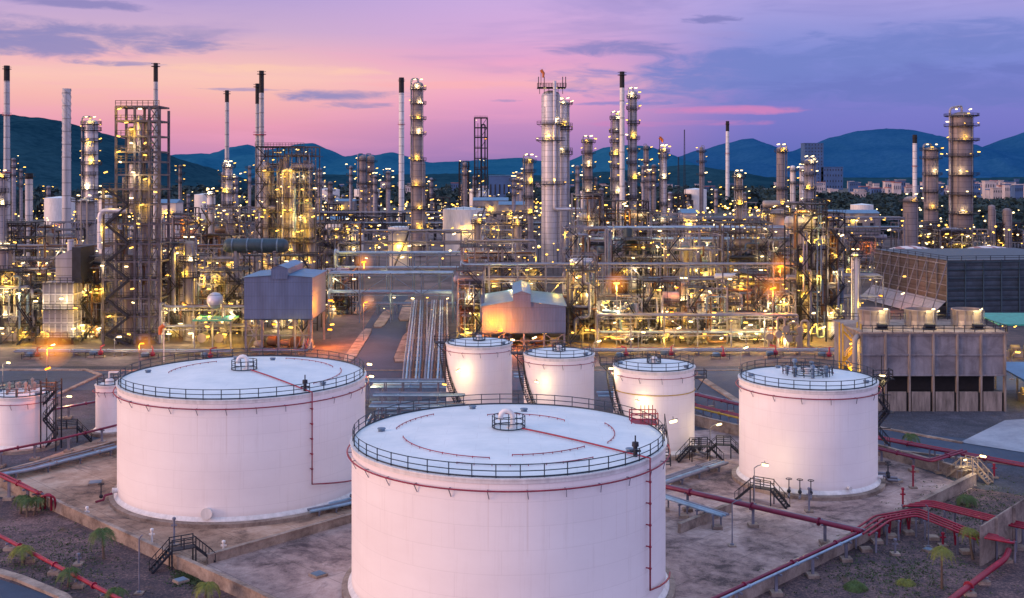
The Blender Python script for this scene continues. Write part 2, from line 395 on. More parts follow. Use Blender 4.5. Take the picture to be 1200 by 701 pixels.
def halo_shells(parent, c, R, col, s):
    """added halo: nested glowing shells imitate the glare around a strong lamp"""
    key = 'glow_halo_%d' % int(s * 1000)
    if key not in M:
        m = bpy.data.materials.new('glow_halo'); m.use_nodes = True; nt = m.node_tree; nt.nodes.clear(); o = nt.nodes.new('ShaderNodeOutputMaterial'); e = nt.nodes.new('ShaderNodeEmission')
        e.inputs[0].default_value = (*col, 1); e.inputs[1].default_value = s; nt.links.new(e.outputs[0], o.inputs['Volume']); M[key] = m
    for k in (1, .86, .73, .61, .5, .4, .31, .23): part('glow_halo', MB().ball(c, R * k, 10), key, parent)  # emissive shells, added to imitate the lamp's soft glow
# ================================================================ tanks
def railing(mb, pts, h=1.15, r=0.05, post=0.05, every=1, closed=False):
    pts = [Vector(p) for p in pts]; up = Vector((0, 0, 1))
    for k in (1.0, 0.52): mb.tube([p + up * h * k for p in pts], r, 4, closed=closed, caps=False)
    for i, p in enumerate(pts):
        if i % every == 0: mb.bar(p, p + up * (h + r), post * 2)
    return mb
def stair(mb, p0, p1, w=0.9, side=None, rail=True):
    """straight flight: two stringers, treads and handrails"""
    p0 = Vector(p0); p1 = Vector(p1); d = p1 - p0; hd = Vector((d.x, d.y, 0))
    s = Vector((-hd.y, hd.x, 0)).normalized() * (w / 2) if hd.length > 1e-3 else Vector((0, w / 2, 0))
    for k in (-1, 1):
        mb.bar(p0 + s * k, p1 + s * k, .07, .24)
        if rail:
            u = Vector((0, 0, 1.0)); mb.bar(p0 + s * k + u, p1 + s * k + u, .07)
            for t in (0, .33, .66, 1): q = p0.lerp(p1, t) + s * k; mb.bar(q, q + u, .06)
    n = max(3, int(abs(d.z) / .25))
    for i in range(n):
        q = p0.lerp(p1, (i + .5) / n); mb.bar(q - s, q + s, .24, .04)
    return mb
def ringpts(c, R, z, a0, a1, n): return [(c[0] + R * cos(a0 + (a1 - a0) * k / n), c[1] + R * sin(a0 + (a1 - a0) * k / n), z) for k in range(n + 1)]

def tank(label, c, R, h, seg=96, red_pipe=None, vent=True, group='white storage tanks', arcs=(), spiral=None, nposts=None, skirt=True, drain=()):
    """c: centre on the ground"""
    c = Vector((c[0], c[1], 0)); t = thing('storage_tank', label, 'storage tank', c, group)
    part('foundation_ring', MB().lathe(c, [(R + .95, -.2), (R + .95, .45), (R + .2, .55)], seg), 'concrete', t)
    if skirt: part('bottom_skirt', MB().lathe(c, [(R + .38, .55), (R + .34, .66), (R, 1.0)], seg), 'white', t)
    sh = part('shell', MB().lathe(c, [(R, .5), (R, h)], seg), 'wall', t)
    part('rim_angle', MB().lathe(c, [(R, h - .45), (R + .08, h - .42), (R + .08, h - .12), (R + .16, h - .1), (R + .16, h + .02), (R - .1, h + .03)], seg), 'white', t)
    rise = R * .055
    rf = part('roof', MB().lathe((c.x, c.y, h), [(R - .05, .035)] + [(R * (1 - k / 10), .035 + rise * (1 - (1 - k / 10) ** 1.5)) for k in range(1, 10)] + [(.01, rise + .035)], seg), 'roof', t)
    zr = lambda r: h + rise * (1 - (r / R) ** 1.5) + .035
    n = nposts or int(2 * pi * R / 2.4)
    mb = MB(); P = ringpts(c, R - .12, h + .03, 0, 2 * pi, n)[:-1]
    railing(mb, P, 1.15, .045, .045, 1, True)
    mb.lathe(c, [(R - .17, h + .03), (R - .17, h + .2)], seg)
    part('rim_railing', mb, 'rail', t)
    # sprinkler ring under the rim with its little nozzles
    mb = MB().ring((c.x, c.y, h - .95), R + .42, .075 if R > 8 else .05, seg=seg)
    nz = max(12, int(R * 1.9))
    pr = part('deluge_ring', mb, 'red', t)
    for k in range(nz):
        mb = MB()
        a = 2 * pi * k / nz + .05
        e = Vector((cos(a), sin(a), 0)); q = c + e * (R + .42) + Vector((0, 0, h - .95))
        mb.bar(q, c + e * (R + .12) + Vector((.12, 0, h - 1.7)), .06); mb.bar(c + e * (R - .02) + Vector((0, 0, h - .95)), q, .07)
        part('spray_nozzle', mb, 'steel', pr)
    if vent:
        rr = 1.6 if R > 12 else (1.0 if R < 7 else 1.9)
        mb = MB(); railing(mb, ringpts(c, rr, zr(0) + .05, 0, 2 * pi, 12)[:-1], 1.1, .045, .045, 1, True); mb.ring((c.x, c.y, zr(0) + .1), rr, .07, seg=32)
        part('centre_railing', mb, 'rail', rf)
        if R > 12:
            z0 = zr(0); q = [(c.x + .4, c.y, z0), (c.x + .4, c.y, z0 + 1.1)] + [(c.x - .2 + .6 * cos(a), c.y, z0 + 1.1 + .55 * sin(a)) for a in (.5, 1.1, 1.57, 2.1, 2.7, 3.3)] + [(c.x - .8, c.y, z0 + .75)]
            part('vent_pipe', MB().tube(q, .25, 12).lathe((c.x + .3, c.y, z0), [(.5, 0), (.5, .12), (.3, .14)], 16), 'white', rf)
        else:
            z0 = zr(0); part('vent_pipe', MB().lathe((c.x, c.y, z0), [(.3, 0), (.3, .6), (.5, .62), (.45, .85), (.01, .95)], 14), 'white', rf)
    for i, (r_, a0, a1) in enumerate(arcs):
        mb = MB().tube(ringpts(c, r_ * R, zr(r_ * R) + .13, a0, a1, 40), .042, 6)
        for k in range(9): a = a0 + (a1 - a0) * k / 8; mb.bar((c.x + r_ * R * cos(a), c.y + r_ * R * sin(a), zr(r_ * R)), (c.x + r_ * R * cos(a), c.y + r_ * R * sin(a), zr(r_ * R) + .18), .07)
        part('foam_pipe', mb, 'red', rf)
    # small roof fittings
    for k, (fr, fa) in enumerate([(.83, 3.05), (.86, -.55), (.8, 1.9), (.62, 1.4)][:4 if R > 8 else 2]):
        q = Vector((c.x + fr * R * cos(fa), c.y + fr * R * sin(fa), zr(fr * R)))
        part('roof_hatch', MB().lathe(q, [(.33, 0), (.33, .22), (.42, .23), (.4, .33), (.01, .36)], 12), 'steel_blue', rf)
    # radial red riser on the roof and down the wall
    if red_pipe is not None:
        a, zb, a2, zb2 = red_pipe; e = Vector((cos(a), sin(a), 0))
        rp = [c + e * 1.6 + Vector((0, 0, zr(1.6) + .16))] + [c + e * (R * k / 8) + Vector((0, 0, zr(R * k / 8) + .16)) for k in range(2, 8)] + [c + e * (R + .42) + Vector((0, 0, h + .2))]
        rp.append(c + e * (R + .42) + Vector((0, 0, zb)))
        for k in range(1, 5):
            aa = a + (a2 - a) * k / 4; rp.append(c + Vector((cos(aa), sin(aa), 0)) * (R + .42) + Vector((0, 0, zb + (zb2 - zb) * k / 4)))
        mb = MB().tube(rp, .085, 7)
        for k in range(1, 6):
            z = zb + (h - zb) * k / 6; q = c + e * (R + .42); mb.bar((q.x, q.y, z), (c.x + e.x * (R - .02), c.y + e.y * (R - .02), z), .09); mb.ball((q.x, q.y, z), .15, 4)
        part('fire_main_riser', mb, 'red', t)
        b = c + e * (R - 1.1) + Vector((0, 0, zr(R - 1.1)))
        mb = MB().lathe(b, [(.2, 0), (.2, .9), (.32, .92), (.3, 1.3), (.01, 1.35)], 10).bar(b + Vector((-.5, 0, .5)), b + Vector((.5, 0, .5)), .18).bar(b + Vector((0, 0, 1.2)), b + Vector((0, 0, 1.9)), .12)
        part('roof_valve', mb, 'steel_dark', rf)
    # manholes and nozzles near the foot of the wall
    for (ang, z, r) in drain:
        e = Vector((cos(ang), sin(ang), 0)); q = c + e * R + Vector((0, 0, z))
        m = part('manhole', MB().tube([q - e * .1, q + e * .45], r, 20).tube([q + e * .45, q + e * .6], r * 1.18, 20), 'white', t)
    if spiral:
        a0, a1, z0, z1 = spiral; n = max(10, int((z1 - z0) / .28)); mb = MB(); inner, outer = [], []
        for k in range(n + 1):
            a = a0 + (a1 - a0) * k / n; z = z0 + (z1 - z0) * k / n; e = Vector((cos(a), sin(a), 0))
            i_ = c + e * (R + .12) + Vector((0, 0, z)); o_ = c + e * (R + 1.0) + Vector((0, 0, z)); inner.append(i_); outer.append(o_)
            if k < n: mb.bar(i_, o_, .24, .05)
        mb.tube(outer, .09, 4); mb.tube(inner, .09, 4)
        for line in (outer, inner):
            mb.tube([p + Vector((0, 0, 1.0)) for p in line], .05, 4); mb.tube([p + Vector((0, 0, .5)) for p in line], .04, 4)
            for p in line[::3]: mb.bar(p, p + Vector((0, 0, 1)), .08)
        st = part('spiral_stair', mb, 'steel_dark', t)
        e = Vector((cos(a1), sin(a1), 0)); pl = c + e * (R + .8) + Vector((0, 0, h))
        mb = MB().box(pl.x - 1.2, pl.x + 1.2, pl.y - 1.0, pl.y + 1.0, h - .12, h)
        railing(mb, [(pl.x - 1.2, pl.y + 1, h), (pl.x - 1.2, pl.y - 1, h), (pl.x + 1.2, pl.y - 1, h), (pl.x + 1.2, pl.y + 1, h)], 1.1, .05)
        for dx in (-1, 1): mb.bar((pl.x + dx, pl.y, h - .1), (c.x + e.x * R, c.y + e.y * R, h - 2.2), .1)
        part('landing', mb, 'steel_dark', t)
    return t

HT = 14.3
# front tank: rim centre at px 596, rim y 512
cf = (-.33, 109); T_F = tank('large white storage tank filling the bottom centre of the picture', cf, 15.27, HT, 128,
    red_pipe=(-.62, 2.6, -.10, 1.5), arcs=((.68, 3.35, 4.55), (.80, -1.95, -.9), (.45, .6, 1.9), (.74, 2.35, 3.0), (.62, 4.75, 5.55), (.68, -.45, .35)), drain=((-2.2, 1.6, .45),), nposts=46)
mb = MB(); q = Vector((cf[0] + 13.4, cf[1] + 5.8, HT))
mb.box(q.x - .8, q.x + 1.9, q.y - 1, q.y + 1, HT + .02, HT + .15); railing(mb, [(q.x - .8, q.y - 1, HT), (q.x + 1.9, q.y - 1, HT), (q.x + 1.9, q.y + 1, HT), (q.x - .8, q.y + 1, HT)], 1.2, .06)
for k in range(4): mb.bar((q.x + .2 + .4 * k, q.y - .6, HT), (q.x + .2 + .4 * k, q.y - .6, HT + 2.0), .08)
part('landing', mb, 'red', T_F)
mb = MB(); stair(mb, (q.x + 2.4, q.y - 3.2, HT - 3.6), (q.x + 2.2, q.y - .2, HT), 1.0); mb.bar((q.x + 2.3, q.y - 1, HT), (q.x + .6, q.y - 1, HT - 2.5), .12)
part('stair_flight', mb, 'steel_dark', T_F)

c2 = (-34.2, 141.7); T_2 = tank('large white storage tank on the left with peach evening light on its wall', c2, 15.32, HT, 128,
    red_pipe=(-.82, 3.7, -.36, 2.5), arcs=((.62, 2.2, 3.2), (.75, .4, 1.3), (.8, -.6, .3)), drain=((-1.60, 1.55, .55), (-2.72, 1.5, .3)), nposts=46)
cr = (38.8, 145.7); T_R = tank('white storage tank on the right standing alone beside a crossover stair', cr, 8.8, 13.3, 96,
    arcs=((.45, .3, 2.2),), drain=((-1.25, 1.3, .2), (-.4, 1.3, .2), (-2.6, 1.3, .25)), nposts=28)
c4 = (X(561.5, 184), 184); T_4 = tank('small white tank left of the other two in the middle row with a curved stair', c4, 5.45, 12.2, 64, spiral=(4.35, 3.05, 1.0, 12.2), vent=True, nposts=16)
c5 = (X(655, 173), 173); T_5 = tank('small white tank in the middle row directly behind the front tank vent', c5, 5.46, 12.2, 64, spiral=(4.35, 3.05, 1.0, 12.2), nposts=16)
c6 = (20.72, 162); T_6 = tank('mid-sized white tank with a yellow band and two wall landings', c6, 5.87, 12.2, 64, spiral=(4.2, 3.0, 1.0, 12.2), nposts=18)
part('yellow_band', MB().ring((c6[0], c6[1], 8.9), 5.94, .07, seg=64), 'yellow', T_6)
mb = MB(); q = Vector((c6[0] + 6.4, c6[1] - .5, 10.6)); mb.box(q.x - .9, q.x + 1.0, q.y - 1, q.y + 1, q.z - .1, q.z)
railing(mb, [(q.x - .7, q.y - 1, q.z), (q.x + 1, q.y - 1, q.z), (q.x + 1, q.y + 1, q.z)], 1.1, .06); mb.bar((q.x + .8, q.y - .8, q.z), (q.x - .3, q.y - .8, q.z - 1.8), .12)
part('landing', mb, 'steel_dark', T_6)
c7 = (X(26, 163.5), 163.5); T_7 = tank('short white tank cut by the left edge with pipes crowded on its roof', c7, 4.15, 7.9, 48, vent=False, nposts=14)
for k in range(9):
    mb = MB(); a = k * .7; r_ = 1.0 + (k % 4) * .75; x, y = c7[0] + r_ * cos(a), c7[1] + r_ * sin(a)
    mb.lathe((x, y, 8.0), [(.2, 0), (.2, .7 + .3 * (k % 3)), (.32, .8 + .3 * (k % 3)), (.01, 1.1 + .3 * (k % 3))], 8)
    mb.tube([(x, y, 8.5), (x + 1.2, y, 8.6), (x + 1.2, y - .8, 8.6)], .08, 5)
    part('roof_nozzle', mb, 'vessel', T_7)
mb = MB()
for z in (0, 2.2, 4.4, 6.6):
    s_ = 1 if (z / 2.2) % 2 < 1 else -1; stair(mb, (c7[0] + 5 - s_ * .9, c7[1] - 2, z), (c7[0] + 5 + s_ * .9, c7[1] - 2, z + 2.2), .8)
for dx in (-1, 1.2):
    for dy in (-1, 1): mb.bar((c7[0] + 5 + dx, c7[1] - 2 + dy, 0), (c7[0] + 5 + dx, c7[1] - 2 + dy, 10.2), .16)
mb.box(c7[0] + 4, c7[0] + 6.2, c7[1] - 3, c7[1] - 1, 8.7, 8.8); railing(mb, [(c7[0] + 4, c7[1] - 3, 8.8), (c7[0] + 6.2, c7[1] - 3, 8.8), (c7[0] + 6.2, c7[1] - 1, 8.8)], 1.1, .06)
part('access_tower', mb, 'steel_dark', T_7)
c8 = (X(128, 172), 172); T_8 = tank('slim white vertical tank squeezed against the large left tank', c8, 2.0, 7.6, 32, vent=False, nposts=8)
mb = MB().lathe((c8[0], c8[1], 7.7), [(.7, 0), (.7, .5), (.3, .8), (.01, .85)], 12).tube([(c8[0], c8[1], 8.4), (c8[0], c8[1], 9.4), (c8[0] + 1.5, c8[1], 9.4)], .15, 6)
part('roof_nozzle', mb, 'white', T_8)
c = Vector((cr[0], cr[1], 13.9))
for k in range(7):
    a = k * .9 + .2; q = c + Vector((2.6 * cos(a), 2.6 * sin(a), -.1))
    part('roof_nozzle', MB().lathe(q, [(.22, 0), (.22, .6 + .3 * (k % 3)), (.36, .65 + .3 * (k % 3)), (.3, 1.0 + .3 * (k % 3)), (.01, 1.1 + .3 * (k % 3))], 10), 'steel_blue', T_R)
mb = MB(); railing(mb, ringpts(c, 3.2, 13.85, 0, 2 * pi, 16)[:-1], 1.1, .045, .045, 1, True); part('nozzle_railing', mb, 'rail', T_R)
mb = MB(); xx, yy = cr[0] + 9.9, cr[1] + .5
for i in range(4):
    z0_, z1_ = 4.4 + 2.2 * i, 6.6 + 2.2 * i; s_ = 1 if i % 2 else -1; stair(mb, (xx - s_ * .9, yy, z0_), (xx + s_ * .9, yy, z1_), .9); mb.box(xx + s_ * .9 - .6, xx + s_ * .9 + .6, yy - .7, yy + .7, z1_ - .08, z1_); mb.bar((xx + s_ * .4, yy, z1_ - .1), (xx - 1.2, yy, z1_ - 1.6), .12); mb.bar((xx - 1.3, yy, z1_), (xx + 1.2, yy, z1_), .1)
railing(mb, [(xx - 1.4, yy - .8, 13.2), (xx + 1.2, yy - .8, 13.2), (xx + 1.2, yy + .8, 13.2)], 1.2, .06)
mb.box(xx - 1.6, xx + 1.2, yy - .8, yy + .8, 13.1, 13.2); mb.bar((xx, yy, 13), (xx, yy, 16.2), .1); part('stair_flights', mb, 'steel_dark', T_R)
# lamps shining on the tank walls
for T_, px, py, Y, k in ((T_4, 537, 434, 178.2, 'white'), (T_5, 629, 447, 167.2, 'white'), (T_6, 747, 470, 156.0, 'white'), (T_4, 521, 450, 176, 'yellow')):
    p = Vector((X(px, Y), Y - .5, Z(py, Y))); lamp(T_, p, k, .7); light(T_, p + Vector((.3, -.2, -.3)), k, 260)
for T_, px, py, Y in ((T_F, 789, 494, 111), (T_2, 433, 427, 147), (T_R, 1034, 440, 146), (T_6, 716, 432, 161), (T_7, 56, 432, 160)):
    p = Vector((X(px, Y), Y, Z(py, Y))); lamp(T_, p, 'white' if T_ is not T_7 else 'orange', .8, True, 300 if T_ is not T_7 else 1500)
# inlet pipes and valves at the foot of the walls
def valve_set(T_, base, d, n, mat='pipe', r=.22, length=5.0):
    base = Vector(base); d = Vector(d).normalized(); s = Vector((-d.y, d.x, 0))
    for i in range(n):
        p = base + s * (i - (n - 1) / 2) * 1.3
        pp = part('inlet_pipe', MB().tube([p - d * .2 + Vector((0, 0, 1.2)), p + d * length * .4 + Vector((0, 0, 1.2)), p + d * length * .5 + Vector((0, 0, .7)), p + d * length + Vector((0, 0, .7))], r, 8), mat, T_)
        q = p + d * 1.3 + Vector((0, 0, 1.2))
        part('valve', MB().ball(q, r * 1.7, 5).bar(q, q + Vector((0, 0, 1.5)), .1).ring(q + Vector((0, 0, 1.5)), .35, .05, seg=12), 'steel_dark', pp)
valve_set(T_2, (c2[0] + 15.2, c2[1] - 6.3, 0), (.85, -.25, 0), 3)
valve_set(T_2, (c2[0] - 14.6, c2[1] - 6.8, 0), (-.6, -.8, 0), 1, 'maroon', .15, 2)
valve_set(T_R, (cr[0] - 3.2, cr[1] - 8.7, 0), (-.3, -1, 0), 3, 'pipe', .15, 2.2)
valve_set(T_R, (cr[0] + 8.6, cr[1] - 1.8, 0), (1, -.3, 0), 2, 'pipe', .18, 2.5)
valve_set(T_6, (c6[0] + 4.5, c6[1] - 4.3, 0), (.7, -.7, 0), 2, 'pipe', .2, 3)

# ================================================================ ground
S = 14000
struct('ground', MB().quad((-S, -200, -.10), (S, -200, -.10), (S, S, -.10), (-S, S, -.10)), 'land')
def sheet(name, pts, mat, z): struct(name, MB().poly([(p[0], p[1], z) for p in pts]), mat)
g = lambda *a: G(*a)
struct('gravel_yard', MB().quad((-200, 40, -.03), (200, 40, -.03), (200, 235, -.03), (-200, 235, -.03)), 'gravel_blue')
struct('plant_paving', MB().quad((-330, 232, -.02), (300, 232, -.02), (420, 760, -.02), (-470, 760, -.02)), 'plant_floor')
U = Vector((.7071, .7071, 0)); W_ = Vector((.7071, -.7071, 0))
struct('plant_yard_shade', MB().quad((-330, 258, -.012), (X(388, 258), 258, -.012), (X(388, 760) , 760, -.012), (-470, 760, -.012)), 'yard_dark')  # dark sheets stand in for the shade under the plant
struct('plant_yard_shade', MB().quad((X(536, 258), 258, -.012), (300, 258, -.012), (420, 760, -.012), (X(536, 500), 760, -.012)), 'yard_dark')
# bund floors (rotated by 45 degrees)
A0 = g(0, 566); A1 = g(60, 597); A2 = g(168, 648); A3 = g(300, 709)
sheet('bund_floor', [g(-150, 545), A1, A3, g(470, 760), g(412, 610), g(430, 500), g(240, 470), g(0, 555)], 'bund_floor', .0)
sheet('bund_pavement', [g(243, 661), g(236, 680), A3 + W_ * 2, A3 + W_ * 60, g(875, 701) + W_ * -1.2, g(1140, 572), g(1030, 532), g(870, 500), g(640, 520), g(412, 612)], 'bund_floor_light', .004)
sheet('gravel_bed', [g(-120, 560), A1, A3, A3 + W_ * 40, (-60, 60), (-140, 60)], 'gravel', .008)
sheet('gravel_plot', [g(875, 701), g(1140, 572), g(1400, 610), (150, 60), (-10, 60), g(800, 738)], 'gravel', .008)
# roads
ry = lambda y0, y1, x0, x1, z, nm='road': sheet(nm, [(x0, y0), (x1, y0), (x1, y1), (x0, y1)], 'asphalt', z)
ry(206, 226, -320, 300, .012)
sheet('road', [g(-60, 690), g(-60, 660), g(74, 703), g(100, 730), g(0, 730)], 'asphalt', .016)
sheet('road', [g(400, 470), g(398, 430), g(452, 345), g(478, 345), g(475, 400), g(530, 400), g(545, 470)], 'asphalt', .016)
sheet('road', [g(800, 432), g(868, 432), g(868, 505), g(812, 480)], 'asphalt', .016)
sheet('road', [g(1020, 502), g(1020, 524), g(1300, 560), g(1300, 532)], 'asphalt', .016)
sheet('access_ramp', [g(1125, 519), g(1178, 493), g(1230, 490), g(1230, 535), g(1200, 531)], 'ramp', .09)
sheet('road', [g(-40, 470), g(60, 470), g(118, 436), g(60, 430), g(-60, 440)], 'asphalt', .018)
def kerb(pts, w=.45, h=.18, mat='concrete'):
    mb = MB()
    for a, b in zip(pts, pts[1:]):
        a = Vector(a); b = Vector(b); mb.bar(a + Vector((0, 0, h / 2)), b + Vector((0, 0, h / 2)), w, h + .02)
    struct('kerb', mb, mat)
kerb([(-320, 205.6, 0), (-95, 205.6, 0)]); kerb([(-320, 226.4, 0), (300, 226.4, 0)])
kerb([g(-60, 655), g(24, 680), g(74, 701), g(84, 712)], 1.0, .3)
kerb([g(1020, 500), g(1128, 520)], .6, .25); kerb([g(1020, 525), g(1210, 548)], .5, .2)
kerb([g(812, 438), g(868, 474)], 1.3, .3); kerb([g(0, 434), g(100, 434), g(118, 440), g(70, 462)], .8, .25)
# traffic islands on the plant road
def island(pts, label=None):
    cc = sum((Vector(p) for p in pts), Vector()) / len(pts); sheet('road_edge', [cc + (Vector(p) - cc) * 1.0 + (Vector(p) - cc).normalized() * 1.9 for p in pts], 'yard_dark', .02)
    c = sum((Vector(p) for p in pts), Vector()) / len(pts)
    mb = MB(); n = len(pts); top = [Vector((p[0], p[1], .2)) for p in pts]; mb.poly(top)
    for i in range(n): a, b = top[i], top[(i + 1) % n]; mb.poly([(a.x, a.y, 0), (b.x, b.y, 0), b, a])
    struct('traffic_island', mb, 'concrete')
for (x0, y0, x1, y1, w) in ((460, 424, 474, 390, 17), (436, 384, 450, 364, 13), (400, 424, 426, 386, 14), (466, 376, 474, 352, 15), (412, 368, 430, 350, 12)):
    a, b = g(x0, y0), g(x1, y1); wa = w / F * a.y * 1.0; n = []
    sh = b - a
    for (t, s_) in ((0, .2), (0, .8), (.12, 1), (.85, 1), (1, .8), (1, .2), (.85, 0), (.12, 0)): n.append((a.x + sh.x * t + wa * s_, a.y + sh.y * t, 0))
    island(n)

# ---- low concrete bund walls
def wall_run(name, label, pts, h=1.0, t=.35, cap=True, mat='concrete', group='low concrete bund walls', post=6.0):
    c = Vector(pts[0]); o = thing(name, label, 'wall', (c.x, c.y, 0), group)
    mb = MB(); mc = MB()
    for a, b in zip(pts, pts[1:]):
        a = Vector((a[0], a[1], 0)); b = Vector((b[0], b[1], 0))
        mb.bar(a + Vector((0, 0, h / 2 - .1)), b + Vector((0, 0, h / 2 - .1)), t, h + .2)
        mc.bar(a + Vector((0, 0, h + .055)), b + Vector((0, 0, h + .055)), t + .16, .11)
    part('wall_body', mb, mat, o)
    if cap: part('coping', mc, 'concrete', o)
    return o
wall_run('bund_wall', 'long low wall between the palm gravel bed and the left tank yard', [g(-30, 556), A1, A2, A3, A3 + W_ * 12], 1.3)
wall_run('bund_wall', 'low wall running diagonally between the left tank and the front tank', [g(243, 661), g(412, 612), g(440, 604)], .9)
wall_run('bund_wall', 'low wall behind the pipe track left of the large left tank', [g(-30, 568), g(60, 545), g(136, 524)], .9)
wall_run('bund_wall', 'low wall with pink light along the right gravel plot', [g(860, 712), g(875, 703), g(1030, 626), g(1142, 568)], 1.4, .5)
wall_run('bund_wall', 'low wall behind the right tank meeting the concrete steps', [g(1142, 566), g(1030, 534), g(990, 524)], 1.5)
wall_run('bund_wall', 'low wall between the mid-sized tank and the right tank', [g(812, 498), g(870, 512)], 1.6)
wall_run('bund_wall', 'low wall behind the pipe bank between left and front tanks', [g(470, 520), g(560, 508), g(700, 508)], 1.6)
wall_run('bund_wall', 'short kerb wall under the pipes right of the front tank', [g(796, 625), g(856, 600)], 1.0, .4)
# tall free-standing concrete panel at the right edge
o = thing('retaining_wall', 'tall pale concrete screen wall at the right edge with red pipes through it', 'wall', g(1148, 662))
a, b = g(1148, 664), g(1215, 622)
mb = MB(); d_ = (b - a)
mb.hexa([a + Vector((0, 0, 0)), a + Vector((.5, .3, 0)), b + Vector((.5, .3, 0)), b, a + Vector((0, 0, 4.1)), a + Vector((.5, .3, 4.1)), b + Vector((.5, .3, 4.6)), b + Vector((0, 0, 4.6))])
part('wall_body', mb, 'concrete', o)
for t in (.2, .5, .8): q = a.lerp(b, t) + Vector((.55, .3, 0)); part('buttress', MB().bar(q, q + Vector((0, 0, 4.2)), .3), 'concrete', o)

# ================================================================ pipe tracks in the foreground
def bez(pts, r=.8, n=4):
    pts = [Vector(p) for p in pts]; out = [pts[0]]
    for i in range(1, len(pts) - 1):
        p = pts[i]; a = (pts[i - 1] - p); b = (pts[i + 1] - p); k = min(r, a.length * .45, b.length * .45)
        A, B = p + a.normalized() * k, p + b.normalized() * k
        for j in range(n + 1): t = j / n; out.append(A * (1 - t) ** 2 + p * 2 * t * (1 - t) + B * t * t)
    out.append(pts[-1]); return out
def supports(o, a, b, z, every, w, foot=True):
    a = Vector(a); b = Vector(b); L = (b - a).length; n = max(1, int(L / every)); d = (b - a).normalized(); s = Vector((-d.y, d.x, 0))
    for i in range(n + 1):
        p = a.lerp(b, (i + .5) / (n + 1)); p.z = 0; zz = a.z + (b.z - a.z) * (i + .5) / (n + 1) - .2
        if zz < .3: continue
        mb_steel = MB()
        if w < 1.2: mb_steel.bar(p, p + Vector((0, 0, zz)), .28)
        else:
            for k in (-1, 1): mb_steel.bar(p + s * k * w / 2, p + s * k * w / 2 + Vector((0, 0, zz)), .18)
        mb_steel.bar(p - s * (w / 2 + .2) + Vector((0, 0, zz)), p + s * (w / 2 + .2) + Vector((0, 0, zz)), .18)
        sp_ = part('support', mb_steel, 'steel', o)
        if foot: part('footing', MB().box(p.x - .55, p.x + .55, p.y - .55, p.y + .55, 0, .35), 'concrete', sp_)
def track(label, pts, mats, r=.14, sp=.5, every=6.0, name='pipe_track', cat='pipe track', group='pipe tracks across the tank yard', foot=True, bend=.8, flange=True):
    """parallel pipes along a polyline; mats gives the material of each pipe"""
    pts = [Vector(p) for p in pts]; o = thing(name, label, cat, (pts[0].x, pts[0].y, 0), group); n = len(mats)
    for i, m in enumerate(mats):
        rr = r[i] if isinstance(r, (list, tuple)) else r
        off = (i - (n - 1) / 2) * sp; q = []
        for j, p in enumerate(pts):
            d0 = (p - pts[j - 1]) if j else (pts[1] - p); d1 = (pts[j + 1] - p) if j < len(pts) - 1 else d0
            d0 = Vector((d0.x, d0.y, 0)); d1 = Vector((d1.x, d1.y, 0))
            if d0.length < .01: d0 = d1
            if d1.length < .01: d1 = d0
            d0.normalize(); d1.normalize(); s0 = Vector((-d0.y, d0.x, 0)); s1 = Vector((-d1.y, d1.x, 0)); s = (s0 + s1)
            s = s.normalized() / max(.5, s.normalized().dot(s0)) if s.length > .05 else s0
            q.append(p + s * off)
        mb = MB().tube(bez(q, bend), rr, 8)
        if flange:
            for a, b in zip(q, q[1:]):
                k = int((b - a).length / 7)
                for t in range(k):
                    c_ = a.lerp(b, (t + .6) / (k + .2)); d = (b - a).normalized(); mb.tube([c_ - d * .07, c_ + d * .07], rr * 1.7, 8)
        part('pipe', mb, m, o)
    for a, b in zip(pts, pts[1:]):
        if (b - a).length > 3 and abs((b - a).normalized().z) < .5: supports(o, a, b, 0, every, max(.6, sp * (n - 1) + .3), foot)
    return o
P = lambda px, py, z: G(px, py, z)
track('thick maroon pipe running diagonally from the front tank to the red pipe junction', [P(770, 567, 2.4), P(1012, 622, 2.4)], ['maroon', 'pipe'], [.28, .12], .7, 9)
track('slender maroon pipes descending from the junction towards the bottom of the frame', [P(1010, 624, 2.2), P(838, 703, 2.2), P(800, 722, 2.2)], ['maroon', 'pipe_blue'], [.17, .12], .55, 7)
track('bundle of four bright red pipes curving over the bund wall', [P(1008, 625, 2.3), P(1034, 607, 2.3), P(1075, 600, 2.3), P(1152, 631, 2.3)], ['red'] * 4, .12, .62, 6, flange=False)
track('four red pipes rising and crossing the gravel towards the screen wall', [P(1069, 596, .4), P(1069, 590, 2.6), P(1092, 590, 2.6), P(1180, 612, 2.6), P(1240, 624, 2.6)], ['red'] * 4, .12, .62, 8, flange=False)
track('fat red pipe dropping to the ground beside the screen wall', [P(1108, 708, .8), P(1160, 668, .8), P(1178, 655, 1.6), P(1182, 645, 1.6)], ['red'], .3, .6, 5)
track('four red pipes looping out of the screen wall', [P(1156, 628, 3.0), P(1178, 632, 3.0), P(1180, 632, .3)], ['red'] * 4, .13, .5, 9, flange=False)
track('red fire main along the gravel at the lower left', [P(-40, 610, .9), P(0, 628, .9), P(140, 702, .9), P(170, 718, .9)], ['red'], .2, .5, 6)
track('red pipes crossing the left edge above the palms', [P(-30, 548, 2.6), P(0, 556, 2.6), P(44, 577, 2.6), P(46, 578, .3)], ['red', 'red'], .17, .6, 6)
track('red hoop of pipes beside the three palms', [P(50, 596, .2), P(50, 580, 2.2), P(62, 580, 2.2), P(63, 598, .2)], ['red', 'red'], .13, .5, 9)
track('grey pipe bank passing the slim vertical tank', [P(-30, 560, .8), P(30, 550, .8), P(140, 522, .8)], ['pipe', 'pipe_blue', 'pipe', 'pipe_brown', 'pipe'], .16, .55, 7)
track('maroon pipe above the grey bank at the left', [P(-20, 533, 2.2), P(60, 517, 2.2), P(138, 498, 2.2)], ['maroon'], .17, .5, 8)
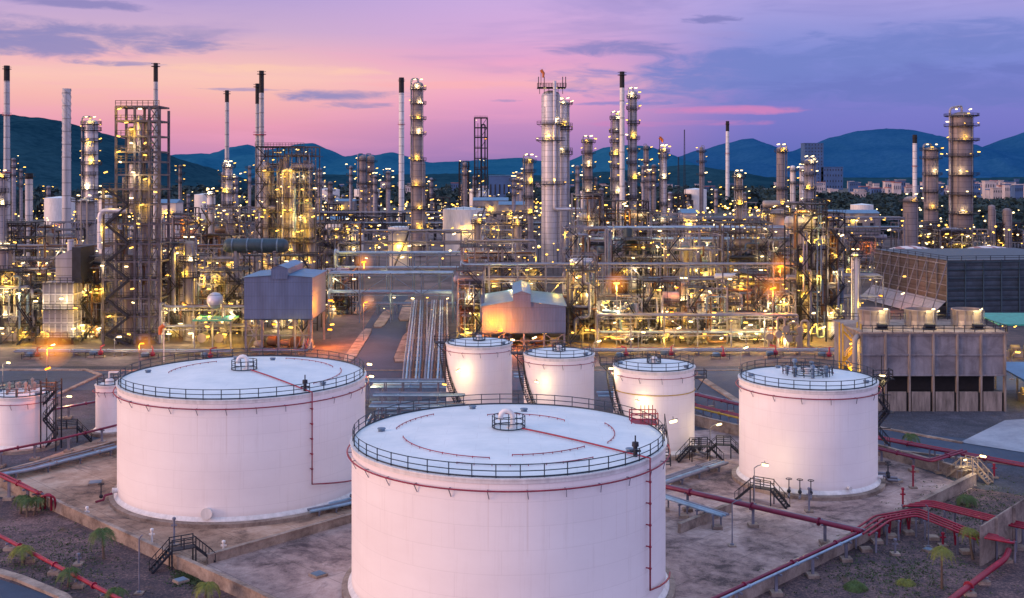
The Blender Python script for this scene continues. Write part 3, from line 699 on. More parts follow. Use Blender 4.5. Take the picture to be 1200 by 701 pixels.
track('maroon pipe behind the short left tank', [P(60, 480, 2.0), P(138, 466, 2.0)], ['maroon', 'pipe'], .16, .5, 8)
track('grey pipes feeding the large left tank', [P(360, 598, .7), P(400, 590, .7), P(430, 582, .7)], ['pipe_blue', 'pipe', 'pipe_blue'], .2, .7, 7)
track('bank of pale pipes between the front tank and the mid-sized tank', [P(765, 568, .8), P(800, 556, .8), P(846, 541, .8)], ['pipe', 'pipe_blue', 'pipe', 'pipe'], .2, .6, 6)
track('blue pipes on a low trestle right of the front tank', [P(768, 578, 1.8), P(812, 592, 1.8), P(850, 604, 1.8)], ['pipe_blue', 'pipe_blue', 'pipe'], .16, .5, 5)
track('long maroon pipes beside the right hand road', [P(1015, 510, 1.8), P(1120, 530, 1.8), P(1260, 556, 1.8)], ['maroon', 'maroon', 'red'], [.2, .16, .14], .6, 9)
track('maroon pipe nearest the wall behind the right tank', [P(1015, 522, 2.0), P(1090, 540, 2.0), P(1130, 528, 2.0)], ['maroon', 'maroon'], .16, .6, 8)
track('yellow pipe and maroon pipes between the mid-sized and right tanks', [P(790, 470, 1.8), P(870, 489, 1.8)], ['yellow', 'maroon', 'maroon', 'red'], .16, .6, 5)
track('maroon pipes nearest the road behind the mid-sized tank', [P(800, 458, 1.8), P(868, 474, 1.8)], ['maroon', 'maroon', 'pipe'], .16, .6, 5)
# pipe bank running towards the camera between the left and front tanks
track('bank of blue white pipes running between the left and front tanks', [P(452, 486, .8), P(432, 530, .8)], ['pipe_blue', 'pipe', 'pipe_blue', 'pipe', 'pipe_blue', 'pipe', 'pipe_blue'], .17, .8, 8)
track('second bank of blue pipes behind the front tank rim', [P(500, 488, .8), P(470, 540, .8)], ['pipe_blue', 'pipe_blue', 'pipe', 'pipe_blue', 'pipe'], .17, .8, 8)
for i, (py, x0, x1, z, lab, n_) in enumerate(((462, 438, 545, 4.6, 'uppermost blue cross pipes between the left tank and the small tanks', 3), (474, 434, 545, 3.2, 'middle blue cross pipes just behind the left tank landing', 4), (482, 440, 540, 1.6, 'lowest blue cross pipes between the left tank and the small tanks', 4), (446, 400, 524, 4.2, 'blue cross pipes nearest the plant road', 3), (452, 436, 524, 2.4, 'low blue cross pipes beside the plant road', 4), (462, 700, 720, 2.5, 'blue pipes glimpsed between two small white tanks', 4), (440, 602, 612, 3, 'blue pipes in the gap between the first two small tanks', 4))):
    track(lab, [P(x0, py, z), P(x1, py, z)], ['pipe_blue', 'steel_blue', 'pipe', 'pipe_blue'][:n_], .16, 1.15, 3.4, group='blue cross pipes behind the tanks', bend=.2, foot=False)
for k, (px, py, z0_) in enumerate(((1028, 612, 2.2), (1040, 608, 2.2), (1052, 606, 2.2), (1063, 604, 2.2), (1118, 618, 2.2))):
    a = P(px, py, z0_); track(('first', 'second', 'third', 'fourth', 'fifth')[k] + ' red drop pipe under the red bundle, counted from the junction', [a, a + Vector((.5, .9, .1)), a + Vector((.5, .9, -z0_))], ['red', 'red'], .1, .4, 9, group='red drop pipes', cat='drop pipe', flange=False)
o = thing('valve_station', 'small grey valve station on the corner of the bund by the concrete steps', 'valve station', g(1122, 566))
q = g(1122, 566)
for k in range(4): part('valve_pipe', MB().tube([q + Vector((k * .7, k * .3, 0)), q + Vector((k * .7, k * .3, 1.6)), q + Vector((k * .7 + .5, k * .3 - .5, 1.6))], .12, 6).ring(q + Vector((k * .7, k * .3, 2.0)), .3, .05, seg=12), 'vessel', o)
lamp(o, q + Vector((1, 0, 3.0)), 'white', .6, True, 150)
# crossover stairs
def crossover(label, c, ang, L=3.2, h=1.9, w=1.1, mat='steel_dark'):
    c = Vector(c); d = Vector((cos(ang), sin(ang), 0)); s = Vector((-d.y, d.x, 0)); o = thing('crossover_stair', label, 'stairs', (c.x, c.y, 0), 'crossover stairs')
    u = Vector((0, 0, 1)); a = c - d * L / 2; b = c + d * L / 2; a.z = b.z = 0
    mb = MB(); mb.bar(a + u * h, b + u * h, w, .1)
    for k in (-1, 1): railing(mb, [a + s * k * w / 2 + u * h, a.lerp(b, .5) + s * k * w / 2 + u * h, b + s * k * w / 2 + u * h], 1.1, .055, .05)
    part('platform', mb, mat, o)
    mb = MB(); stair(mb, a - d * 2.0, a + u * h, w); part('flight', mb, mat, o)
    mb = MB(); stair(mb, b + d * 2.0, b + u * h, w); part('flight', mb, mat, o)
    for q in (a, b):
        for k in (-1, 1): part('leg', MB().bar(q + s * k * w / 2, q + s * k * w / 2 + u * h, .12), mat, o)
    return o
crossover('dark crossover stair at the front of the left bund wall', g(214, 664), .55, 2.4)
crossover('dark crossover stair at the foot of the right tank', g(893, 590), -.6, 2.6)
crossover('dark crossover stair beside the mid-sized tank foot', g(820, 540), .15, 2.6, 2.0)
crossover('dark crossover stair between the mid-sized and right tanks', g(848, 536), -.2, 2.0, 1.8)
crossover('dark crossover stair behind the short left tank', g(78, 519), .3, 3.0, 2.2)
crossover('small pale crossover steps over the wall corner', g(1136, 562), -.8, 1.6, 1.8, 1.4, 'concrete')

# yard lamp posts, hydrants and stand pipes
def yard_lamp(label, base, h=4.2, kind='white', lit=True, arm=1.0, s=.75, power=350, group='yard lamp posts'):
    base = Vector((base[0], base[1], 0)); o = thing('lamp_post', label, 'lamp post', base, group)
    mb = MB().tube([base, base + Vector((0, 0, h)), base + Vector((arm * .4, 0, h + .25)), base + Vector((arm, 0, h + .4))], .07, 6).lathe(base, [(.22, 0), (.22, .25), (.08, .3)], 8)
    part('pole', mb, 'steel', o); part('footing', MB().box(base.x - .4, base.x + .4, base.y - .4, base.y + .4, 0, .15), 'concrete', o)
    if lit: lamp(o, base + Vector((arm + .3, 0, h + .35)), kind, s, True, power)
    return o
yard_lamp('lit lamp post beside the crossover stair at the right tank', g(884, 592), 4.5)
yard_lamp('lit lamp post standing between the mid-sized and right tanks', g(832, 536), 4.3)
yard_lamp('lit lamp post rising behind the front tank rim', g(778, 560), 5.5, 'white', True, -1.2)
yard_lamp('thin unlit post in the dark stained yard right of the front tank', g(858, 640), 4.6, lit=False)
yard_lamp('unlit post on the left gravel bed with a square footing', g(163, 696), 5.2, lit=False, arm=.3)
yard_lamp('unlit post on the right gravel plot with a square footing', g(1088, 642), 4.2, lit=False, arm=-.3)
yard_lamp('lit lamp post by the short left tank', g(72, 490), 3.2, 'white')
yard_lamp('lit lamp post at the concrete steps corner', g(1140, 570), 3.5, 'white')
for i, (px, py, kind, h, lab) in enumerate(((163, 440, 'orange', 6, 'orange street lamp behind the large left tank'), (192, 420, 'white', 5, 'white street lamp on the plant road left of a windsock pole'), (428, 470, 'white', 4, 'white lamp at the edge of the left tank'), (1186, 445, 'yellow', 5, 'yellow lamp under the blue grey roof'), (868, 432, 'white', 4, 'white road lamp behind the mid-sized tank'), (748, 418, 'white', 5, 'first white road lamp behind the mid tanks'), (790, 412, 'white', 5, 'second white road lamp behind the mid tanks'), (696, 430, 'white', 5, 'white road lamp between two small tanks'), (3, 452, 'white', 4, 'white road lamp at the far left edge'), (134, 418, 'white', 4, 'white road lamp above the slim tank'), (874, 408, 'white', 5, 'white road lamp in front of the long pipe rack'), (426, 400, 'orange', 9, 'orange lamp standing on the plant road'), (55, 470, 'orange', 9, 'bright orange flood lamp above the short left tank'))):
    o = yard_lamp(lab, g(px, py), h, kind, True, (.8 if kind != 'orange' else .3), (1.0 if kind != 'orange' else .8), 900 if kind != 'orange' else 3500, group='road lamps at the edge of the plant')
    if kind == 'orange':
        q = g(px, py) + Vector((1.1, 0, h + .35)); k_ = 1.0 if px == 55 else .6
        halo_shells(o, q, 3.6 * k_, (1, .30, .03), .030)
def stand_pipe(label, base, h=1.2, mat='red'):
    b = Vector((base[0], base[1], 0)); o = thing('hydrant', label, 'hydrant', b, 'stand pipes in the tank yard')
    part('riser', MB().lathe(b, [(.12, 0), (.12, h), (.2, h + .05), (.2, h + .25), (.01, h + .35)], 10).bar(b + Vector((-.3, 0, h * .8)), b + Vector((.3, 0, h * .8)), .16), mat, o)
    part('footing', MB().box(b.x - .45, b.x + .45, b.y - .45, b.y + .45, 0, .2), 'concrete', o)
for px, py, h, m, lab in ((1058, 598, 2.4, 'red', 'red stand pipe with a square head on the bund wall'), (1070, 572, 2.6, 'red', 'red stand pipe in the open yard near the red pipe bend'), (1105, 640, 1.2, 'red', 'short red hydrant under the red pipe bundle'), (102, 612, 1.5, 'white', 'white stand pipe between palms and bund wall'), (178, 640, 1.6, 'white', 'white stand pipe with a flat head on the left wall'), (262, 650, 1.2, 'white', 'white stand pipe in the yard by the diagonal wall'), (1165, 560, 1.6, 'red', 'red hydrant on the blue gravel beyond the steps'), (948, 600, 2.6, 'steel', 'thin grey post in front of the right tank'), (204, 640, 2.8, 'steel', 'thin grey post beside the left crossover stair'), (1049, 650, 1.4, 'steel', 'grey stand pipe at the foot of the red pipes'), (92, 662, .9, 'steel', 'short grey stub on the left gravel bed')):
    stand_pipe(lab, g(px, py), h, m)
def pad(label, px, py, w, rz=.78):
    c = g(px, py); mb = MB(); d = Vector((cos(rz), sin(rz), 0)) * w; s = Vector((-d.y, d.x, 0))
    mb.hexa([c - d - s, c + d - s, c + d + s, c - d + s] + [q + Vector((0, 0, .25)) for q in (c - d - s, c + d - s, c + d + s, c - d + s)])
    mb.cur = 1; d2, s2 = d * .8, s * .8
    mb.hexa([q + Vector((0, 0, .25)) for q in (c - d2 - s2, c + d2 - s2, c + d2 + s2, c - d2 + s2)] + [q + Vector((0, 0, .3)) for q in (c - d2 - s2, c + d2 - s2, c + d2 + s2, c - d2 + s2)])
    solo('drain_cover', mb, ['concrete', 'steel_blue'], label, 'drain cover', c, 'square drain covers')
pad('square drain cover in the yard between left and front tanks', 373, 675, .7); pad('flat drain cover in the yard left of the large left tank', 112, 567, .9, .3)
pad('drain cover beside the right tank', 1048, 564, .8, .3); pad('drain cover at the left bund wall by the palms', 212, 682, .6); pad('drain cover under the red pipes on the right plot', 1088, 646, .5)

# palms and shrubs
def palm(label, base, h, n, L, mat, seed):
    R_ = random.Random(seed); b = Vector((base[0], base[1], 0)); o = thing('palm_tree', label, 'palm tree', b, 'young palms on the gravel')
    lean = Vector((R_.uniform(-.15, .15), R_.uniform(-.15, .15), 0)); top = b + Vector((0, 0, h)) + lean * h
    part('trunk', MB().tube([b, b.lerp(top, .5) + lean * .2, top], [.16, .11, .08], 8), 'bark', o)
    mb = MB()
    for i in range(n):
        a = 2 * pi * i / n + R_.uniform(-.3, .3); l = L * R_.uniform(.75, 1.15); up = R_.uniform(.35, 1.1); e = Vector((cos(a), sin(a), 0)); s = Vector((-e.y, e.x, 0)); prev = None
        for k in range(7):
            t = k / 6; p = top + e * l * t * (1 - .15 * t) + Vector((0, 0, up * l * t - (up + .75) * l * t * t)); w = .52 * sin(pi * min(1, t * .9 + .12)) * l / 1.3
            if prev:
                for sd in (-1, 1):
                    for q in range(4):
                        u0 = prev[0].lerp(p, q / 4); u1 = prev[0].lerp(p, (q + .7) / 4); tip = u1 + s * sd * w + e * w * .5 - Vector((0, 0, w * .5))
                        mb.poly([u0, u1, tip])
                mb.bar(prev[0], p, .035)
            prev = (p, w)
    part('crown', mb, mat, o)
for i, (px, py, h, n, L, m, lab) in enumerate(((24, 602, 1.9, 9, 1.3, 'frond', 'leftmost of three palms in the cluster by the red hoop pipes'), (32, 606, 2.0, 9, 1.3, 'frond', 'middle palm of the cluster by the red hoop pipes'), (40, 604, 1.9, 8, 1.3, 'frond', 'right palm of the cluster by the red hoop pipes'), (122, 655, 2.9, 10, 1.7, 'frond', 'palm standing alone before the left bund wall'), (28, 660, 1.6, 9, 1.4, 'frond_yellow', 'yellow green palm behind the lower left red pipe'), (80, 688, 1.6, 8, 1.3, 'frond', 'drooping palm touching the lower left red pipe'), (240, 706, 1.6, 9, 1.5, 'frond_yellow', 'bright palm at the bottom edge left of the front tank'), (1104, 690, 4.0, 9, 1.4, 'frond_yellow', 'tall thin yellow palm on the right gravel plot'), (1140, 656, 3.0, 9, 1.3, 'frond_yellow', 'yellow palm beside the screen wall'), (1003, 690, .5, 15, 1.5, 'frond', 'low bushy palm on the right gravel plot'), (1062, 684, .3, 9, 1.3, 'frond_yellow', 'stunted yellow palm low on the right gravel'), (1133, 592, 1.0, 14, 1.6, 'frond', 'bushy palm behind the red pipes'), (1068, 523, 1.6, 11, 1.7, 'frond', 'dark palm by the wall behind the right tank'), (138, 706, 1.2, 8, 1.2, 'frond', 'small palm at the bottom edge near the red fire main'))):
    palm(lab, g(px, py), h, n + 4, L * 1.15, m, i)
mb = MB(); R_ = random.Random(5)
for _ in range(4200):
    px, py = random.choice([(R_.gauss(60, 45), R_.gauss(660, 26)), (R_.gauss(1050, 50), R_.gauss(672, 16)), (R_.gauss(1150, 40), R_.gauss(600, 18)), (R_.gauss(225, 12), R_.gauss(676, 6)), (R_.gauss(1110, 20), R_.gauss(530, 5))])
    if not (555 < py < 720): continue
    if px < 130 and py > 664 + px * .38: continue
    if 90 < px < 300 and py < 648 + (px - 168) * .46: continue
    p = g(px, py)
    if p.y < 90: continue
    for k in range(3):
        a = R_.uniform(0, 6.28); w = .08; e = Vector((cos(a), sin(a), 0)); q = p + e * R_.uniform(0, .35)
        mb.poly([q - e * w, q + e * w, q + Vector((R_.uniform(-.15, .15), R_.uniform(-.15, .15), R_.uniform(.06, .2)))])
o = part('weeds', mb, 'shrub'); props(o, 'sparse weeds growing through the dark gravel', 'weeds', kind='stuff')
# ================================================================ refinery
RR = random.Random(11)
def lampkind(): return RR.choice(['yellow', 'yellow', 'yellow', 'white', 'white', 'orange' if RR.random() < .25 else 'yellow'])
def platform(t, c, R, z, a0, a1, w=1.1, mat='steel_dark', n=14):
    w = max(w, R * .5) * 1.15; mb = MB(); mb.lathe((c.x, c.y, z), [(R, -.14), (R + w, -.14), (R + w, .14), (R, .14)], n, a0, a1)
    P = ringpts(c, R + w - .05, z + .05, a0, a1, n); railing(mb, P, 1.25, .09, .08, 2)
    for k in range(0, n + 1, 3):
        a = a0 + (a1 - a0) * k / n; e = Vector((cos(a), sin(a), 0)); mb.bar(Vector((c.x, c.y, z - .1)) + e * (R + w * .9), Vector((c.x, c.y, z - 1.2)) + e * R, .12)
    return part('platform', mb, mat, t)
def column(px, ytop, Y, wpx, label, plats=(), mat='silver', lamps=2, lit=0, taper=None, riser=True, group='distillation columns', name='distillation_column', cat='column', ls=None, bottom=0, head=True, power=900):
    R = wpx / 2 / F * Y; H = Z(ytop, Y); c = Vector((X(px, Y), Y, bottom)); t = thing(name, label, cat, c, group); seg = 24 if wpx > 9 else 14
    prof = [(R * 1.15, 0), (R * 1.15, .8), (R, 1.0)]
    if taper:
        zt, k = Z(taper[0], Y), taper[1]; prof += [(R, zt - 1), (R * k, zt + 1.5)]; Rt = R * k
    else: Rt = R
    prof += [(Rt, H - Rt * .6)]
    prof += [(Rt * cos(a), H - Rt * .6 + Rt * .6 * sin(a)) for a in (.4, .8, 1.2)] + [(.01, H)]
    prof = [(r, z - bottom if i > 2 else z) for i, (r, z) in enumerate(prof)]
    part('shell', MB().lathe(c, prof, seg), mat, t)
    if head:
        sg = -1 if int(px) % 3 else 1; part('overhead_pipe', MB().tube(bez([(c.x, c.y, H - .2), (c.x, c.y, H + R * .3 + .3), (c.x + sg * (Rt * 1.2 + .2), c.y - R * .4, H + R * .3 + .3), (c.x + sg * (Rt * 1.2 + .2), c.y - R * .4, H * .45)], R * .5), max(.16, R * .14), 7), 'pipe', t)
    s = ls or max(.8, Y / 420)
    for i, yp in enumerate(plats):
        full = yp > 0; z = Z(abs(yp), Y); rr = R if not taper or z < Z(taper[0], Y) else Rt
        a0 = -pi * (1.15 if i % 2 else .9); platform(t, c, rr, z, a0 if not full else 0, a0 + pi * 1.05 if not full else 2 * pi, max(1.0, Y / 420))
        for k in range(lamps):
            a = [-pi * .93, -pi * .07, -pi * .5, -pi * .72, -pi * .28][(k + (i % 2) * (1 if lamps < 2 else 0)) % 5]; 
            L_ = lit > 0 and k == (i % max(1, lamps)) and (i % max(1, int(round(1 / lit))) == 0)
            if L_: a = RR.choice((-pi * .62, -pi * .4, -pi * .5))
            w = rr + max(1.0, Y / 420, rr * .5) * (.75 if L_ else 1.05)
            if not L_ and RR.random() < .22: continue
            lamp(t, (c.x + w * cos(a + RR.uniform(-.25, .25)), c.y + w * sin(a), z + s * RR.uniform(.7, 2.2)), RR.choice(('yellow', 'white', 'yellow')), s * RR.choice((.55, .7, .85, 1.1)), L_, power)
    if plats:
        z0 = 0; mb = MB(); x = c.x + R * .75 * (1 if int(px) % 2 else -1); y = c.y - R * .75 - .25
        for dx in (-.25, .25): mb.bar((x + dx, y, bottom + .5), (x + dx, y, H - 1), .08)
        for k in range(int((H - bottom) / .9)): mb.bar((x - .25, y, bottom + 1 + k * .9), (x + .25, y, bottom + 1 + k * .9), .06)
        part('ladder', mb, 'steel_dark', t)
    if plats and lamps and Y < 700:
        for k in range(2): lamp(t, (c.x + (k - .5) * Rt * 1.3, c.y - Rt * .4, H + .5 + .5 * s), 'white', s * 1.1, False)
    if riser:
        for k, (a, r_) in enumerate(((-.9, .2), (-2.3, .13))):
            x, y = c.x + (R + .35) * cos(a), c.y + (R + .35) * sin(a); zt = Z(ytop + 6 + 14 * k, Y)
            part('riser_pipe', MB().tube(bez([(c.x, c.y, zt), (x, y, zt), (x, y, bottom + 1.5)], .5), r_, 6), 'pipe', t)
    return t
def stack(px, ytop, Y, wpx, label, tip=14, mat='stack', rings=(), taper=1.25, group='chimney stacks', wire=False, tipmat='black'):
    R = wpx / 2 / F * Y; H = Z(ytop, Y); c = Vector((X(px, Y), Y, 0)); t = thing('chimney_stack', label, 'chimney', c, group); zt = Z(ytop + tip, Y) if tip else H
    part('shaft', MB().lathe(c, [(R * taper * 1.3, 0), (R * taper, 6), (R * (1 + (taper - 1) * .3), H * .6), (R, zt)] + ([] if tip else [(R * .85, H)]), 20), mat, t)
    if tip: part('tip', MB().lathe(c, [(R * 1.02, zt), (R, H), (R * .8, H), (R * .78, H - 1)], 18), tipmat, t)
    if tip: part('tip_platform', MB().lathe((c.x, c.y, Z(ytop + 4, Y)), [(R, -.1), (R + .9, -.1), (R + .9, .1), (R, .1)], 12).ring((c.x, c.y, Z(ytop + 4, Y) + 1.1), R + .85, .06, seg=12, n=4), 'steel_dark', t)
    for yr in rings: part('platform', MB().lathe((c.x, c.y, Z(yr, Y)), [(R, -.25), (R + 1.0, -.15), (R + 1.0, .15), (R, .25)], 14).ring((c.x, c.y, Z(yr, Y) + 1.1), R + .95, .06, seg=14, n=4), 'red', t)
    mb = MB(); x = c.x + R * .5; y = c.y - R * 1.25 - .2
    for dx in (-.25, .25): mb.bar((x + dx, y, 1), (x + dx, y, H - 1), .07)
    part('ladder', mb, 'steel_dark', t)
    if wire:
        mb = MB()
        for s in range(3):
            P_ = []
            for k in range(40): a = k * .55 + s * 2.09; z = H - (H * .42) * k / 39; P_.append((c.x + (R + .12) * cos(a), c.y + (R + .12) * sin(a), z))
            mb.tube(P_, .16, 4)
        part('helical_strakes', mb, 'stack', t)
    return t

# ---- steel process structures
def rand_pipe(R_, x0, x1, y0, y1, H, big=False):
    x, y, z = R_.uniform(x0, x1), R_.uniform(y0, y1), R_.uniform(.5, H * .9); P_ = [Vector((x, y, z))]; last = 'x'
    for _ in range(R_.randint(3, 6)):
        ax = R_.choice([a for a in 'xyzxz' if a != last]); last = ax
        if ax == 'x': x = R_.uniform(x0, x1)
        elif ax == 'y': y = R_.uniform(y0, y1)
        else: z = R_.uniform(.6, H)
        P_.append(Vector((x, y, z)))
    r = R_.choice([.1, .12, .16, .2, .28, .4]) if not big else R_.choice([.3, .45, .6])
    return bez(P_, 1.0 if r > .2 else .6, 3), r
def unit(px0, px1, ytop, Y, label, depth=12, seed=0, nlamp=12, lit=4, npipe=14, nves=3, step=4.8, mat='steel', stair_bay=True, braces=True, open_top=.35, group='steel process structures', name='process_structure', s=None, power=800, mats=None, cat='process structure'):
    R_ = random.Random(seed * 31 + 5); x0, x1 = X(px0, Y), X(px1, Y); y0, y1 = Y, Y + depth; H = Z(ytop, Y); t = thing(name, label, cat, ((x0 + x1) / 2, Y, 0), group)
    s = s or max(.8, Y / 380); bw = max(.3, Y / 1100)
    nx = max(1, round((x1 - x0) / (4.2 if Y < 450 else 6))); xs = [x0 + (x1 - x0) * i / nx for i in range(nx + 1)]; ys = [y0, (y0 + y1) / 2, y1] if depth > 8 else [y0, y1]
    lv = [z for z in [step * (i + 1) + R_.uniform(-.5, .5) for i in range(int(H / step))] if z < H - 2] + [H]
    hs = [[H if R_.random() > open_top else R_.choice(lv) for _ in xs] for _ in ys]
    mb = MB()
    for j, y in enumerate(ys):
        for i, x in enumerate(xs): mb.bar((x, y, 0), (x, y, hs[j][i]), bw)
    for z in lv:
        for j, y in enumerate(ys):
            for i in range(nx):
                if min(hs[j][i], hs[j][i + 1]) >= z - .1: mb.bar((xs[i], y, z), (xs[i + 1], y, z), bw * .8)
                elif R_.random() < .4: mb.bar((xs[i], y, z), (xs[i + 1], y, z), bw * .5)
        if Y < 450:
            for i in range(nx):
                zm = z - step * R_.choice((.35, .5, .65)); 
                if min(hs[0][i], hs[0][i + 1]) >= z - .1 and R_.random() < .7: mb.bar((xs[i], y0, zm), (xs[i + 1], y0, zm), bw * .45)
                if R_.random() < .35: xq = R_.uniform(xs[i], xs[i + 1]); mb.bar((xq, y0 - .1, z - step), (xq, y0 - .1, z), bw * .4)
        for i, x in enumerate(xs):
            for j in range(len(ys) - 1):
                if min(hs[j][i], hs[j + 1][i]) >= z - .1: mb.bar((x, ys[j], z), (x, ys[j + 1], z), bw * .8)
    if braces:
        for i in range(nx):
            z_ = 0
            for z in lv:
                if R_.random() < .35:
                    a, b = (xs[i], xs[i + 1]) if R_.random() < .5 else (xs[i + 1], xs[i])
                    if min(hs[0][i], hs[0][i + 1]) >= z - .1: mb.bar((a, y0 - .05, z_), (b, y0 - .05, z), bw * .55)
                z_ = z
    part('frame', mb, mat, t)
    for k, z in enumerate(lv):
        mb = MB(); P_ = []
        for i in range(nx):
            if min(hs[0][i], hs[0][i + 1]) < z - .1 or R_.random() < .3: continue
            d = R_.choice((.45, 1.0)); mb.box(xs[i] - .2, xs[i + 1] + .2, y0 - .6, y0 + depth * d, z + bw * .4, z + bw * .4 + .08)
            railing(mb, [(xs[i] - .2 + (xs[i + 1] - xs[i] + .4) * q / 4, y0 - .6, z + bw * .4 + .08) for q in range(5)], 1.15, .06, .055)
        if mb.v: part('deck', mb, 'deck', t)
    if stair_bay and H > 9:
        mb = MB(); xa = R_.choice((x0, x1 - 4)); z_ = 0
        for i, z in enumerate(lv):
            a, b = (xa + .3, xa + 3.7) if i % 2 == 0 else (xa + 3.7, xa + .3); stair(mb, (a, y0 - 1.3, z_), (b, y0 - 1.3, z), .9)
            mb.box(min(b - .9, b + .9), max(b - .9, b + .9), y0 - 1.8, y0 - .3, z - .08, z); z_ = z
        part('stair', mb, 'steel_dark', t)
    mats = mats or ['pipe', 'pipe', 'pipe_brown', 'steel_blue', 'steel_dark', 'vessel', 'pipe']
    for k in range(nves):
        r = R_.uniform(.8, 1.9); x = R_.uniform(x0 + r, x1 - r); y = R_.uniform(y0 + r + .5, y1 - r); m = R_.choice(['vessel', 'silver', 'silver_dim', 'brown_clad', 'silver_dim'])
        if R_.random() < .6:
            hh = R_.uniform(.35, .95) * H; zb = R_.choice([0, 0, lv[0]])
            hh = max(hh, zb + 3)
            part('vertical_vessel', MB().lathe((x, y, zb), [(r * .9, 0), (r, .8), (r, hh - zb - r * .5), (r * .8, hh - zb - r * .2), (r * .4, hh - zb), (.01, hh - zb + .05)], 16), m, t)
        else:
            l = R_.uniform(2, min(6, (x1 - x0) / 2)); z = R_.choice(lv[:-1] + [0]) + r * .8 + .6
            part('horizontal_drum', MB().tube([(x - l - r * .5, y, z), (x - l - r * .3, y, z), (x - l, y, z), (x + l, y, z), (x + l + r * .3, y, z), (x + l + r * .5, y, z)], [r * .3, r * .75, r * .8, r * .8, r * .75, r * .3], 14).bar((x - l * .6, y, z - r), (x - l * .6, y, z - r * 1.5), r * .8).bar((x + l * .6, y, z - r), (x + l * .6, y, z - r * 1.5), r * .8), m, t)
    for k in range(npipe):
        P_, r = rand_pipe(R_, x0, x1, y0 - 1.2, y0 + depth * .7, H, k < 2); part('pipe', MB().tube(P_, r, 6), R_.choice(mats), t)
    for k in range(nlamp):
        z = R_.choice(lv) - R_.uniform(.8, 2.2) if R_.random() < .85 else R_.uniform(2.5, 4); x = R_.uniform(x0, x1); y = R_.choice((y0 - .9, y0 - 1.6, y0 + .5, y0 + depth * .4)); kd = RR.choice(('yellow', 'yellow', 'white', 'yellow', 'white'))
        if R_.random() < .06: kd = 'orange'
        lamp(t, (x, y, max(2, z)), kd, s * R_.choice((.5, .6, .7, .85, 1.0, 1.25)), k < lit, power)
    return t
def rack(px0, px1, Y, zs, label, depth=5, n=7, mat='steel_blue', mats=None, bay=7.5, nlamp=8, lit=3, seed=0, truss=True, power=800):
    R_ = random.Random(seed + 900); x0, x1 = X(px0, Y), X(px1, Y); t = thing('pipe_rack', label, 'pipe rack', ((x0 + x1) / 2, Y, 0), 'long pipe racks'); bw = max(.28, Y / 1100)
    nb = max(1, round((x1 - x0) / bay)); xs = [x0 + (x1 - x0) * i / nb for i in range(nb + 1)]; mb = MB()
    for x in xs:
        for y in (Y, Y + depth): mb.bar((x, y, 0), (x, y, zs[-1] + .5), bw)
        for z in zs: mb.bar((x, Y, z), (x, Y + depth, z), bw)
    for z in zs:
        for y in (Y, Y + depth): mb.bar((x0, y, z - bw), (x1, y, z - bw), bw * .8)
    if truss:
        for i in range(nb):
            if R_.random() < .6: a, b = (xs[i], xs[i + 1]) if i % 2 else (xs[i + 1], xs[i]); z0_, z1_ = (zs[0], zs[-1]) if len(zs) > 1 else (zs[0] - 2, zs[0]); mb.bar((a, Y - .05, z0_), (b, Y - .05, z1_), bw * .6)
    part('frame', mb, mat, t); mats = mats or ['pipe', 'pipe', 'pipe_blue', 'pipe_brown', 'pipe', 'vessel']
    for z in zs:
        for k in range(n):
            if R_.random() < .12: continue
            r = R_.choice((.14, .18, .25, .32)); y = Y + .4 + (depth - .8) * k / max(1, n - 1); xa = x0 + (0 if R_.random() < .7 else R_.uniform(0, (x1 - x0) * .4)); xb = x1 - (0 if R_.random() < .7 else R_.uniform(0, (x1 - x0) * .4)); zz = z + r + bw / 2
            P_ = [(xa, y, zz), (xb, y, zz)]
            if R_.random() < .4: P_ = [(xa, y - 1.5, max(.5, zz - R_.uniform(3, 6))), (xa, y - 1.5, zz + .8), (xa + .01, y, zz + .8), (xa + .8, y, zz)] + P_[1:]
            part('pipe', MB().tube(bez(P_, .5, 3), r, 7), R_.choice(mats), t)
    for k in range(nlamp):
        lamp(t, (x0 + (x1 - x0) * (k + R_.uniform(.2, .8)) / nlamp, Y - .6, R_.choice(zs) - R_.uniform(.6, 1.2)), RR.choice(('yellow', 'white')), max(.8, Y / 380) * R_.choice((.5, .6, .75, .9, 1.2)), k % max(1, nlamp // max(1, lit)) == 0 and lit > 0, power)
    return t

# ---- named chimneys
stack(8, 77, 600, 6.5, 'tall pale chimney with dark tip and red ring at the far left', 18, 'stack', (135, 202))
stack(78, 104, 520, 9.5, 'thick pale chimney wrapped in spiral strakes', 0, 'stack', (), 1.1, wire=True)
stack(182.5, 74, 420, 5, 'dark tipped chimney rising behind the tall left stair tower', 22, 'stack')
stack(266, 106, 560, 4.6, 'slender chimney with black tip between stair tower and boxy structure', 14, 'stack')
stack(306.5, 83, 470, 5.6, 'taller of two twin chimneys above the boxy lit structure', 26, 'stack', (158,), 1.15)
stack(301.5, 98, 476, 4.4, 'shorter of two twin chimneys above the boxy lit structure', 24, 'stack', (158,), 1.15)
s6 = stack(470.5, 91, 900, 6, 'white flare-tipped chimney beside the lamp-ringed column', 18, 'stack_white', (146,), 1.1)
stack(729, 84, 455, 5.6, 'white chimney with black cap right of the big silver column', 19, 'stack_white', (), 1.15)
stack(852.5, 142, 1300, 4, 'small distant white chimney with dark tip right of centre', 12, 'stack_white', (180,), 1.2)
stack(1072, 158, 1100, 5, 'distant white chimney with red and black tip near the right columns', 10, 'stack_white', (195,), 1.0)
stack(34, 203, 430, 8.5, 'short stout chimney with black collar at the far left', 7, 'stack', (), 1.0)
